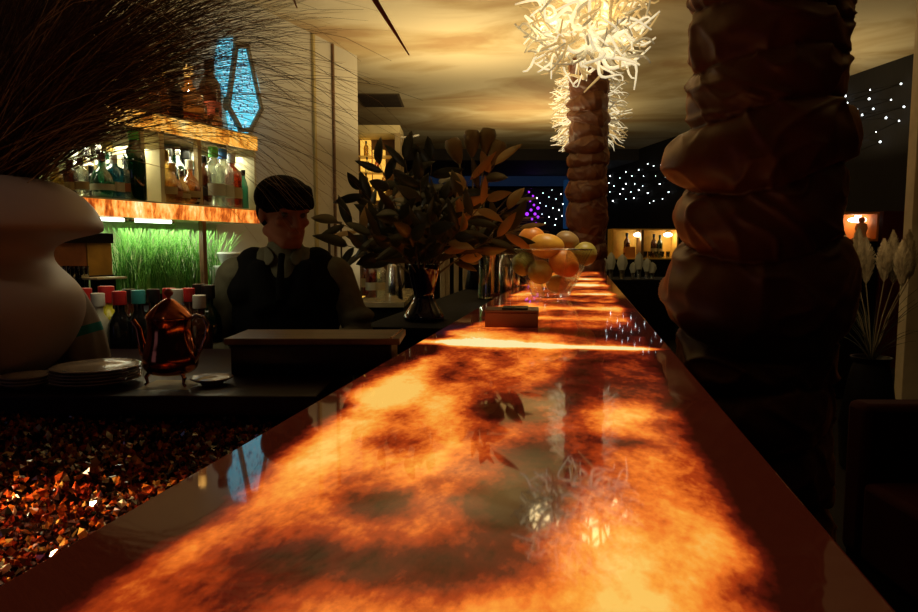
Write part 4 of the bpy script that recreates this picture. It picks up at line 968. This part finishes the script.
# ------------------------------------------------------------------ draped columns
def fabric_mat():
    m, N, L, b = nt('rust_satin')
    tc = N.new('ShaderNodeTexCoord'); n = N.new('ShaderNodeTexNoise'); n.inputs['Scale'].default_value = 60; n.inputs['Detail'].default_value = 4; L.new(tc.outputs['Object'], n.inputs['Vector'])
    r = N.new('ShaderNodeValToRGB'); L.new(n.outputs[0], r.inputs[0]); e = r.color_ramp.elements
    e[0].color = (0.085, 0.024, 0.008, 1); e[1].color = (0.135, 0.04, 0.013, 1); L.new(r.outputs[0], b.inputs['Base Color'])
    b.inputs['Roughness'].default_value = 0.42; b.inputs['Sheen Weight'].default_value = 0.6; b.inputs['Sheen Roughness'].default_value = 0.35
    b.inputs['Sheen Tint'].default_value = (0.9, 0.4, 0.15, 1)
    return m
FAB = fabric_mat()
def column(name, loc, r0, z1, segs, wave, amp, label, seed, nz=520, nth=220):
    """segs: creases from the top down [(z of crease, bulge below it)]"""
    t = thing(name, label, 'column', (loc.x, loc.y, 0))
    MB().lathe([(r0*0.72, 0), (r0*0.72, CEIL-0.001)], 32).build('pillar_core', BLACKM, t)
    mb = MB(); vs = []; fs = []; r_ = random.Random(seed)
    off = Vector((seed*3.1, seed*1.7, 0))
    zs = [z for z, _ in segs]; bs = [b for _, b in segs]
    ph = [(r_.uniform(-.5, .5), r_.uniform(0, 6), r_.uniform(0, 6)) for _ in segs]
    z0 = 0.01
    for j in range(nz+1):
        z = z0+(z1-z0)*j/nz
        for i in range(nth):
            a = 2*PI*i/nth; c_, s_ = math.cos(a), math.sin(a)
            def crease(k):      # crease height round the column, tilted and sagging; level on the side facing -x
                w_ = (1+c_)
                return zs[k]+wave*(0.6*math.sin(a+ph[k][0]*2)+0.40*math.sin(2*a+ph[k][1])*(0.4+0.3*w_))
            k = 0
            while k < len(zs)-1 and z < crease(k+1): k += 1
            if z > crease(0): top, bot, bulge = z1+0.3, crease(0), 0.03
            else:
                top = crease(k); bot = crease(k+1) if k < len(zs)-1 else -0.2; bulge = bs[k]*(1.0 if c_ < 0 else 1-0.55*c_)*(0.72+0.28*abs(c_)-0.0*s_+0.30*math.sin(2*a+ph[k][2])*(1+c_)*0.6+0.16*math.sin(3*a+ph[k][1]))
            f = max(0.0, min(1.0, (z-bot)/(top-bot)))
            big = (math.sin(PI*f**0.85))**0.62
            # radiating gathers leaving the creases
            q = Vector((c_*1.0, s_*1.0, z*6.0+0.8*c_))+off+Vector((0, 0, k*7.3))
            n1 = noise.noise(q+Vector((0, 0, 1.5*noise.noise(q*0.6))))
            g = (1-abs(n1)*3.2); g = max(0, g)**2.2
            n2 = noise.noise(Vector((c_*1.7, s_*1.7, z*9.5-1.5*s_))+off+Vector((9, k*3.1, 0))); g2 = max(0, 1-abs(n2)*3.5)**2
            rr = r0+bulge*big+amp*g*(0.45+0.55*(1-big))+amp*0.45*g2+0.006*noise.noise(q*3)
            vs.append((rr*c_, rr*s_, z))
    for j in range(nz):
        for i in range(nth):
            a = j*nth+i; b = j*nth+(i+1) % nth; fs.append((a, b, b+nth, a+nth))
    mb.add(vs, fs).build('ruched_drape', FAB, t, autos=0)
    return t
segs = [(3.35, .04), (3.15, .05), (2.9, .05), (2.66, .045), (2.43, .04), (2.27, .03), (2.155, .022), (2.02, .025), (1.862, .085), (1.655, .055), (1.455, .095), (1.165, .04), (1.03, .06), (0.85, .05), (0.68, .06), (0.45, .06), (0.25, .05)]
cl = P(760, 250, 2.12)
column('draped_column', cl, 0.207, CEIL-0.002, segs, 0.075, 0.021, 'large near column wrapped in ruched rust-brown satin right of the bar', 13)
c2 = P(587, 250, 7.08)
zc_ = [3.4, 3.2, 3.02, 2.86, 2.73, 2.58, 2.44, 2.30, 2.16, 1.95, 1.62, 1.45, 1.30, 1.1, 0.9, 0.7, 0.5, 0.3]
column('draped_column', c2, 0.175, CEIL-0.002, [(z, (.05, .035, .06)[i % 3]) for i, z in enumerate(zc_)], 0.07, 0.02, 'slim far column in ruched brown satin at the end of the bar', 4, 400, 110)

# ------------------------------------------------------------------ fairy lights
def bulbs(name, label, spots, place, rad, m, group=None):
    t = thing(name, label, 'string lights'); me = None
    wr = MB(); last = None
    for (x, y) in spots:
        q = place(x, y)
        if me is None:
            o = MB().sphere((0, 0, 0), 1, 10, 8).build('bulb', m, t, autos=0); me = o.data
        else:
            o = bpy.data.objects.new('bulb', me); C.objects.link(o); o.parent = t
        o.location = q; s_ = rad*rnd.uniform(0.6, 1.25)*(q-CAM).length/10; o.scale = (s_,)*3
    srt = sorted([place(x, y) for x, y in spots], key=lambda q: q.z)
    srt.sort(key=lambda q: round(q.dot(CR)*2)); wr.tube(srt, 0.004, 3); wr.build('wire', BLACKM, t, autos=0)
    return t
def on_wall(x, y):
    r_ = ray(x, y); o_ = Vector((ra.x, ra.y, 0)); tt = (o_-CAM).dot(nr)/r_.dot(nr); return CAM+r_*tt-nr*0.05
EB = emit('bulb_glow', (0.85, 0.95, 1.0), 5)
mid = [(608, 165), (618, 166), (628, 172), (612, 176), (622, 178), (634, 176), (641, 170), (650, 164), (656, 166), (663, 165), (671, 168), (646, 176), (668, 177), (675, 180), (616, 186), (628, 184),
       (637, 184), (645, 186), (662, 184), (671, 192), (612, 192), (622, 194), (633, 192), (641, 190), (650, 193), (665, 199), (615, 201), (628, 199), (656, 201), (636, 198), (652, 203), (611, 183), (658, 176), (625, 189)]
bulbs('string_light_curtain', 'scattered white string lights on dark wall between the two columns', mid, on_wall, 0.0085, EB)
rt = [(846, 103), (851, 103), (861, 110), (874, 90), (866, 115), (877, 109), (905, 84), (866, 139), (884, 142), (873, 99), (903, 121), (858, 121), (880, 132), (908, 107), (832, 164), (849, 96), (890, 118), (895, 100)]
bulbs('string_light_curtain', 'scattered white string lights on dark wall at far right', rt, on_wall, 0.011, EB)
def on_back(x, y): return P(x, y, 18.0)
lf = [(541, 182), (547, 186), (552, 190), (558, 186), (543, 193), (549, 197), (556, 199), (561, 194), (540, 203), (546, 206), (553, 208), (559, 210), (542, 214), (549, 217), (556, 219), (563, 204), (562, 216), (537, 198), (545, 223), (555, 225)]
bulbs('string_light_curtain', 'cluster of white string lights on far wall left of slim column', lf, on_back, 0.0085, EB)
pu = [(527, 184), (531, 187), (534, 183), (529, 192), (533, 196), (530, 201), (534, 205), (531, 210), (535, 214), (532, 219), (536, 223), (529, 226), (534, 229), (538, 217), (527, 214), (538, 208)]
bulbs('purple_light_tree', 'string of glowing purple lights left of the white cluster', pu, on_back, 0.022, emit('purple_glow', (0.35, 0.03, 0.8), 1.6))
a = P(566, 195, 17.0)
o = MB().box(-0.06, 0.06, -0.05, 0.05, 1.9, P(568, 180, 17).z).build('blue_light_column', emit('blue_column_glow', (0.003, 0.018, 0.05), 0.9), loc=(a.x, a.y, 0), rz=YAW, bevel=0.02)
tag(o, 'narrow blue-lit pillar at the far wall left of slim column', 'light pillar')
MB().box(-0.16, 0.16, -0.09, 0.09, 0, 1.9).build('plinth', BLACKM, loc=(a.x, a.y, 0), rz=YAW); tag(bpy.data.objects['plinth'], 'dark plinth under the narrow blue-lit pillar', 'plinth')

# ------------------------------------------------------------------ far lit niche between columns
def lit_niche(px0, px1, y0, y1, dep, label, split=None, amb=(0.75, 0.45, 0.08)):
    t = thing('wall_niche', label, 'niche')
    zt2, zb2 = P(px0, y0, dep).z, P(px0, y1, dep).z
    la, lb = (px0-459)/FPX*dep, (px1-459)/FPX*dep
    m = mat('niche_yellow_%d' % px0, amb, 0.6, var=0.15)
    lbox(la, lb, dep+0.30, dep+0.33, zb2, zt2).build('back_panel', m, t, smooth=False)
    lbox(la-0.02, la, dep, dep+0.33, zb2, zt2).build('side_panel', m, t, smooth=False)
    lbox(lb, lb+0.02, dep, dep+0.33, zb2, zt2).build('side_panel', m, t, smooth=False)
    lbox(la-0.02, lb+0.02, dep, dep+0.33, zt2, zt2+0.02).build('top_panel', m, t, smooth=False)
    lbox(la-0.02, lb+0.02, dep, dep+0.33, zb2-0.02, zb2).build('shelf', m, t, smooth=False)
    if split:
        ls = (split-459)/FPX*dep; lbox(ls-0.02, ls+0.02, dep+0.02, dep+0.3, zb2, zt2).build('divider', MC['brown_wood'], t, smooth=False)
    lbox(la-0.02, lb+0.02, dep+0.01, dep+0.32, 0, zb2-0.021).build('base_cabinet', BLACKM, t, smooth=False)
    return t, zb2, zt2
n1, zb2, zt2 = lit_niche(613, 676, 230, 258, 10.2, 'yellow lit wall niche with bottles between the two columns', 642)
for px, lb_ in ((638, 'left small white lamp at top of yellow niche'), (668, 'right small white lamp at top of yellow niche')):
    p = P(px, 233, 10.35); t = thing('niche_lamp', lb_, 'lamp', (p.x, p.y, zt2), 0, 'lamps in the yellow niche')
    MB().lathe([(0.03, -0.001), (0.05, -0.02), (0.055, -0.03), (0, -0.03)], 16).build('mount', CHROME, t)
    MB().sphere((0, 0, -0.07), (0.07, 0.07, 0.035), 16, 8).build('shade', emit('lamp_glow', (1, 0.92, 0.75), 4), t)
    lamp('POINT', P(px, 238, 10.3), 1.3, (1, 0.8, 0.4), 0.05, name='niche_lamp_light')
for (px, top, gl, cap, lab, shp, text) in [(627, 233, 'brown', 'black', 'orange', 'wine', 'dark champagne-shaped bottle with orange label in yellow niche'), (654, 234, 'brown', 'black', 'cream', 'wine', 'left dark bottle in right half of yellow niche'), (660, 235, 'darkgreen', 'black', 'cream', 'wine', 'right dark bottle in right half of yellow niche')]:
    p = P(px, top, 10.36); bottle((p.x, p.y, zb2+0.001), p.z-zb2, shp, gl, cap, lab, text, 'bottles in the yellow niche')
p = P(630, 251, 10.28)
o = MB().box(-0.075, 0.075, -0.02, 0.02, 0, 0.17).build('orange_card', LAB['orange'], loc=(p.x, p.y, zb2+0.001), rz=YAW); tag(o, 'small orange box in front of champagne-shaped bottle in niche', 'box')
for i, px in enumerate((645, 650, 656, 662, 668)):
    p = P(px, 255, 10.26); tumbler((p.x, p.y, zb2+0.001), 0.10, 0.035, '%s of tiny tumbler row in yellow niche' % ['leftmost', 'second from left', 'middle', 'second from right', 'rightmost'][i], 'tumblers in the yellow niche', SHINY)
# table with napkin-topped glasses
p = P(640, 272, 9.0)
tb = thing('dining_table', 'dark dining table beyond the bar set with white napkins', 'table', (p.x+0.3, p.y, 0), YAW)
MB().box(-0.95, 0.75, -0.45, 0.45, 0.98, 1.02).build('table_top', BLACKM, tb, bevel=0.005)
for sx in (-0.9, 0.7):
    for sy in (-0.4, 0.4): MB().box(sx-0.03, sx+0.03, sy-0.03, sy+0.03, 0, 0.98).build('leg', BLACK, tb)
NAP = mat('napkin_linen', (0.5, 0.52, 0.48), 0.8)
for (px, top, bot, wdp, lb_) in ((605, 258, 266, 4, 'smallest white folded napkin beside far bar end'), (611, 252, 268, 5, 'slender white folded napkin nearest bar end'), (622, 254, 276, 6, 'tall white folded napkin second from bar'), (633, 262, 270, 4, 'short white folded napkin beneath yellow niche'), (639, 252, 268, 5, 'upright white folded napkin in middle of table'), (647, 258, 272, 5, 'white folded napkin left of rightmost pair'), (652, 262, 276, 5, 'rightmost white folded napkin near the large column')):
    dep = 8.85; q = P(px, bot, dep); k = dep/FPX; h = P(px, top, dep).z-1.021; r_ = wdp*k*0.8
    t = thing('folded_napkin', lb_, 'napkin', (q.x, q.y, 1.021), 0, 'folded napkins on the far table')
    mb = MB(); n = 16; vs = []
    for (rr, zz_) in ((0.45, 0), (0.5, 0.3), (1.0, 0.62), (0.75, 0.85), (0.08, 1.0)):
        for i in range(n): aa = 2*PI*i/n; q2 = rr*r_*(1+0.25*math.sin(aa*4)); vs.append((q2*math.cos(aa), q2*math.sin(aa)*0.6, zz_*h))
    mb.add(vs, [(j*n+i, j*n+(i+1) % n, (j+1)*n+(i+1) % n, (j+1)*n+i) for j in range(4) for i in range(n)]+[tuple(range(n)), tuple(4*n+i for i in range(n))]).build('cloth', NAP, t)
    MB().lathe([(r_*0.6, 0), (r_*0.55, 0.01), (r_*0.62, h*0.35), (r_*0.6, h*0.35), (0, 0.012)], 16).build('napkin_ring', SHINY, t)
o = lamp('SPOT', P(640, 60, 8.4), 25, (0.9, 0.95, 1.0), 0.03, None, 'table_light', spot=28); aim(o, P(632, 265, 8.85))

# ------------------------------------------------------------------ right side: niche, statuette, pampas, seat
n2, zb3, zt3 = lit_niche(838, 874, 214, 239, 6.2, 'orange lit wall niche right of the large column', None, (0.7, 0.25, 0.03))
lamp('POINT', P(858, 220, 6.38), 0.9, (1, 0.72, 0.35), 0.03, name='niche_lamp_light')
p = P(858, 219, 6.42); t = thing('niche_lamp', 'glowing white lamp above the statuette in orange niche', 'lamp', (p.x, p.y, zt3))
MB().sphere((0, 0, -0.045), (0.09, 0.07, 0.028), 16, 8).build('shade', MC['lamp_glow'], t)
MB().lathe([(0.04, -0.001), (0.03, -0.02), (0, -0.02)], 12).build('mount', CHROME, t)
p = P(861, 235, 6.32); STW = mat('statuette_plaster', (0.62, 0.5, 0.34), 0.7); t = thing('statuette', 'small pale statuette standing in the orange niche', 'statuette', (p.x, p.y, zb3+0.001))
MB().lathe([(0, 0), (0.06, 0), (0.05, 0.02), (0.04, 0.06), (0.055, 0.10), (0.045, 0.14), (0.02, 0.155), (0.03, 0.175), (0.025, 0.20), (0, 0.21)], 20).build('figure', STW, t)
MB().lathe([(0, 0), (0.075, 0), (0.075, 0.012), (0, 0.012)], 20).build('plinth', STW, t)
# red panel right
pr0, pr1 = (880-459)/FPX*6.2, (915-459)/FPX*6.2
o = lbox(pr0, pr1, 6.2, 6.5, 0.3, P(880, 211, 6.2).z).build('wine_red_cabinet', mat('wine_red_lacquer', (0.10, 0.015, 0.01), 0.3), smooth=False)
tag(o, 'wine red cabinet to the right of the orange niche', 'cabinet')
# flared vases of plumes
PL = mat('pampas_plume', (0.42, 0.32, 0.18), 0.9, var=0.25, scale=40, bump=0.4)
vzp = P(872, 345, 4.2)
pv = thing('plume_vase', 'dark floor vase holding pampas plumes at far right', 'vase', (vzp.x, vzp.y, 0))
MB().lathe([(0, 0), (0.13, 0), (0.15, 0.02), (0.17, 0.3), (0.12, 0.62), (0.10, 0.70), (0.12, 0.74), (0.11, 0.74), (0.08, 0.68), (0, 0.6)], 32).build('body', BLACK, pv)
pbase = Vector((vzp.x, vzp.y, 0.70))
rs = random.Random(9)
specs = [(845, 260, 22, 'left plume of the pampas bunch, low and tilted left'), (858, 254, 26, 'tall pampas plume directly under the statuette'), (866, 262, 22, 'pampas plume just right of the statuette'), (851, 275, 18, 'lowest short pampas plume behind the front pair'),
         (893, 258, 26, 'tall pampas plume left of the pale post'), (902, 265, 22, 'pampas plume touching the pale post'), (909, 256, 24, 'pampas plume partly in front of pale post'), (884, 262, 20, 'narrow pampas plume between the two groups')]
for (px, py, hw, lb_) in specs:
    dep = 4.2+rs.uniform(-.1, .1); top = P(px, py-hw, dep); bot = P(px, py+hw, dep); t = thing('pampas_plume', lb_, 'pampas plume', pbase, 0, 'pampas plumes in the dark vase')
    pts = [Vector((0, 0, 0)), (bot-pbase)*0.5+Vector((0, 0, .05)), bot-pbase]; MB().tube(pts, 0.003, 5).build('stem', mat('pampas_stem', (0.2, 0.15, 0.08), 0.7), t)
    mb = MB(); ax = top-bot; L_ = ax.length
    for i in range(700):
        tt = rs.random(); b = bot+ax*tt*0.9; a = rs.uniform(0, 2*PI); wv = Vector((math.cos(a), math.sin(a), 0))*(0.050*math.sin(PI*min(1, tt*0.9+.12))+0.006)*rs.uniform(.5, 1)
        e = b+wv+Vector((0, 0, 0.05)); mb.tube([b-pbase, b+wv*0.6+Vector((0, 0, .02))-pbase, e-pbase], [0.0028, 0.003, 0.001], 3, caps=False)
    mb.build('plume', PL, t, autos=0)
mb = MB()
for i in range(36):
    a = rs.uniform(0, 2*PI); el = rs.uniform(0.9, 1.45); L_ = rs.uniform(0.3, 0.6); dv = Vector((math.cos(a)*math.cos(el), math.sin(a)*math.cos(el), math.sin(el))); p_ = Vector((0, 0, 0)); pts = [p_.copy()]
    for k in range(6): p_ = p_+dv*L_/6; pts.append(p_.copy()); dv = (dv+Vector((math.cos(a)*.08, math.sin(a)*.08, -0.12))).normalized()
    mb.tube(pts, [0.004*(1-.7*k/6) for k in range(7)], 3, caps=False)
o = mb.build('reed_leaves', mat('reed_grey', (0.05, 0.05, 0.03), 0.8), loc=pbase, autos=0); tag(o, 'thin grey-green reed leaves among the pampas plumes', 'leaves')
lamp('AREA', P(880, 215, 3.9), 1.2, (1, 0.75, 0.4), 0.3, (0, 0, 0), 'plume_light')
# dark red banquette
p = P(890, 400, 2.9)
bq_ = thing('banquette_seat', 'dark red upholstered banquette at lower right', 'banquette', (p.x+0.2, p.y, 0), YAW)
RED = mat('dark_red_velvet', (0.03, 0.003, 0.003), 0.8, spec=0.1)
zt4 = P(890, 397, 2.9).z
MB().box(-0.4, 0.5, -0.12, 0.02, 0.10, zt4).build('backrest', RED, bq_, bevel=0.03)
MB().box(-0.4, 0.5, -0.65, -0.12, 0.10, 0.45).build('seat', RED, bq_, bevel=0.03)
MB().box(-0.38, 0.48, -0.60, 0.0, 0, 0.1).build('plinth', BLACKM, bq_)

# ------------------------------------------------------------------ bartender
bt_ = P(285, 250, 2.22)
HEADYAW = YAW+R(38)
bar_t = thing('person', 'bartender in black vest and tie looking down to the right', 'person', (bt_.x, bt_.y, 0), YAW+R(6))
SK = mat('skin', (0.28, 0.10, 0.055), 0.6, var=0.08, spec=0.2)
# local: x to photo right, -y toward the viewer
sh_z = 1.375
def limbs(mb, scale=0.0):
    e = scale
    mb.sphere((0, 0.01, 1.22), (0.165+e, 0.105+e, 0.20+e), 24, 16)
    mb.sphere((0, 0.01, 1.06), (0.145+e, 0.10+e, 0.16+e), 24, 16)
    mb.capsule((-0.155, 0.01, sh_z-0.03), (0.155, 0.01, sh_z-0.03), 0.058+e, 0.058+e)
    mb.capsule((-0.06, 0.01, sh_z), (0.06, 0.01, sh_z), 0.06+e, 0.06+e)
ELB = {-1: Vector((-0.245, 0.02, 1.10)), 1: Vector((0.245, -0.01, 1.14))}
WRS = {-1: Vector((-0.16, -0.20, 1.09)), 1: Vector((0.13, -0.22, 1.13))}
body = MB()
limbs(body)
body.sphere((0, 0.01, 0.93), (0.155, 0.105, 0.12), 24, 16)
for s_ in (-1, 1):
    body.capsule((s_*0.175, 0.01, sh_z-0.035), ELB[s_], 0.052, 0.040)
    body.capsule(ELB[s_], WRS[s_], 0.040, 0.026)
    body.capsule((s_*0.085, 0.01, 0.90), (s_*0.09, 0.0, 0.48), 0.082, 0.056)
    body.capsule((s_*0.09, 0.0, 0.48), (s_*0.09, 0.02, 0.09), 0.054, 0.034)
    body.capsule((s_*0.09, 0.02, 0.06), (s_*0.11, -0.15, 0.035), 0.038, 0.03)
    # hand: palm, four fingers, thumb
    w_ = WRS[s_]; hd = Vector((-s_*0.55, -0.8, 0.0)).normalized(); sd = Vector((0, 0, 1)).cross(hd)*1.0
    palm = w_+hd*0.05
    body.capsule(w_+hd*0.01, palm, 0.022, 0.026); body.capsule(palm-sd*0.022, palm+sd*0.022, 0.016, 0.016)
    for k, (off_, ln) in enumerate(((-0.030, 0.036), (-0.010, 0.042), (0.010, 0.045), (0.030, 0.040))):
        b0 = palm+sd*off_+hd*0.018; b1 = b0+hd*ln*0.55+Vector((0, 0, -0.006)); b2_ = b1+hd*ln*0.4+Vector((0, 0, -0.018)); b3 = b2_-hd*0.002+Vector((0, 0, -0.018))
        body.capsule(b0, b1, 0.0088, 0.0082); body.capsule(b1, b2_, 0.0082, 0.0076); body.capsule(b2_, b3, 0.0076, 0.0068)
    th0 = w_+hd*0.02-sd*0.02*(-s_); th1 = th0-sd*0.03*(-s_)+hd*0.025; th2 = th1+hd*0.026+Vector((0, 0, -0.006))
    body.capsule(th0, th1, 0.012, 0.010); body.capsule(th1, th2, 0.010, 0.008)
# neck + head
HC = Vector((0.005, -0.02, 1.548))
HM = Matrix.Translation(HC) @ Matrix.Rotation(R(32), 4, 'Z') @ Matrix.Rotation(R(9), 4, 'X')
def H(x, y, z): return HM @ Vector((x, y, z))
H3 = HM.to_3x3()
body.capsule((0, 0.015, 1.38), H(0, 0.02, -0.05), 0.052, 0.050)
body.sphere(H(0, 0.012, 0.03), (0.074, 0.094, 0.085), 28, 18, M=H3)
body.sphere(H(0, -0.018, -0.03), (0.058, 0.066, 0.078), 24, 16, M=H3)
body.sphere(H(0, -0.052, -0.088), (0.026, 0.022, 0.020), 16, 10, M=H3)
for s_ in (-1, 1):
    body.capsule(H(s_*0.052, 0.0, -0.055), H(s_*0.022, -0.055, -0.09), 0.022, 0.018)
    body.sphere(H(s_*0.038, -0.062, -0.018), (0.021, 0.016, 0.017), 14, 10, M=H3)     # cheek
    body.sphere(H(s_*0.030, -0.075, 0.022), (0.023, 0.012, 0.009), 14, 10, M=H3)      # brow
    body.sphere(H(s_*0.074, 0.012, -0.005), (0.009, 0.018, 0.030), 14, 10, M=H3)      # ear
    body.sphere(H(s_*0.010, -0.094, -0.030), (0.008, 0.009, 0.007), 10, 8, M=H3)
body.capsule(H(0, -0.078, 0.015), H(0, -0.104, -0.026), 0.009, 0.011)
body.sphere(H(0, -0.083, -0.055), (0.023, 0.010, 0.0055), 16, 8, M=H3); body.sphere(H(0, -0.080, -0.066), (0.019, 0.010, 0.006), 16, 8, M=H3)
pbody = body.build('body', SK, bar_t, remesh=0.0045, relax=4)
for s_ in (-1, 1):
    MB().sphere(H(s_*0.030, -0.070, 0.006), 0.0105, 14, 10).build('eye', mat('eye_dark', (0.05, 0.03, 0.02), 0.3), pbody)
# hair: thick cap with fringe
hair = MB()
hair.sphere(H(0, 0.018, 0.050), (0.092, 0.108, 0.076), 28, 18, M=H3)
hair.sphere(H(0, 0.055, 0.01), (0.075, 0.06, 0.075), 24, 14, M=H3)
for k in range(9):
    a = R(-72+18*k); hair.capsule(H(0.060*math.sin(a), -0.050*math.cos(a)-0.012, 0.075), H(0.078*math.sin(a), -0.080*math.cos(a)-0.006, 0.036), 0.026, 0.015)
for s_ in (-1, 1): hair.capsule(H(s_*0.074, -0.01, 0.05), H(s_*0.075, -0.012, 0.012), 0.014, 0.007)
hair.build('hair', mat('black_hair', (0.004, 0.003, 0.003), 0.8, var=0.4, scale=80, bump=0.4, spec=0.08), bar_t, remesh=0.005, relax=3)
# shirt: sleeves, torso, collar
shirt = MB(); limbs(shirt, 0.009)
for s_ in (-1, 1):
    shirt.capsule((s_*0.175, 0.01, sh_z-0.035), ELB[s_], 0.056, 0.050)
    e_ = ELB[s_]; w2 = e_.lerp(WRS[s_], 0.82); shirt.capsule(e_, w2, 0.048, 0.038)
    shirt.sphere(e_+Vector((-s_*0.01, 0, 0.07)), (0.062, 0.058, 0.03), 14, 8)
shirt.sphere((0, 0.01, 0.95), (0.165, 0.115, 0.10), 24, 14)
shirt.capsule((0, 0.012, 1.39), (0, 0.008, 1.435), 0.064, 0.060)
SHM = mat('olive_shirt', (0.13, 0.125, 0.085), 0.85, var=0.15, spec=0.1, scale=30, bump=0.3)
pshirt = shirt.build('shirt', SHM, bar_t, remesh=0.006, relax=5)
for s_ in (-1, 1):
    a = [Vector((s_*0.008, -0.062, 1.408)), Vector((s_*0.055, -0.035, 1.452)), Vector((s_*0.068, 0.0, 1.445)), Vector((s_*0.07, -0.055, 1.385)), Vector((s_*0.045, -0.088, 1.372))]
    MB().add(a, [(0, 1, 3, 4), (1, 2, 3)]).build('collar', SHM, pshirt, solid=0.005, subsurf=1, autos=0)
vest = MB()
vest.sphere((0, 0.01, 1.215), (0.182, 0.124, 0.19), 28, 18); vest.sphere((0, 0.01, 1.05), (0.165, 0.122, 0.16), 28, 18)
for s_ in (-1, 1): vest.capsule((s_*0.11, -0.015, 1.30), (s_*0.10, 0.01, sh_z+0.003), 0.080, 0.064); vest.capsule((s_*0.10, 0.01, sh_z-0.01), (s_*0.150, 0.01, sh_z-0.028), 0.066, 0.060); vest.capsule((s_*0.045, -0.06, 1.26), (s_*0.075, -0.045, 1.355), 0.07, 0.045)
vest.build('vest', mat('black_vest', (0.005, 0.005, 0.006), 0.9, spec=0.08), bar_t, remesh=0.006, relax=4)
tie = MB().tube([(0, -0.070, 1.415), (0, -0.092, 1.385), (0, -0.112, 1.33), (0, -0.122, 1.27)], [0.011, 0.010, 0.013, 0.014], 10)
tie.build('tie', mat('black_tie', (0.005, 0.005, 0.006), 0.9, spec=0.05), bar_t)
tr = MB(); tr.sphere((0, 0.01, 0.92), (0.17, 0.12, 0.12), 24, 14)
for s_ in (-1, 1): tr.capsule((s_*0.085, 0.01, 0.88), (s_*0.09, 0.0, 0.48), 0.094, 0.070); tr.capsule((s_*0.09, 0, 0.48), (s_*0.09, 0.02, 0.10), 0.068, 0.056)
tr.build('trousers', mat('black_trousers', (0.01, 0.01, 0.011), 0.8), bar_t, remesh=0.01, relax=3)
for s_ in (-1, 1): MB().capsule((s_*0.09, 0.03, 0.047), (s_*0.11, -0.165, 0.042), 0.047, 0.040).build('shoe', BLACK, bar_t)
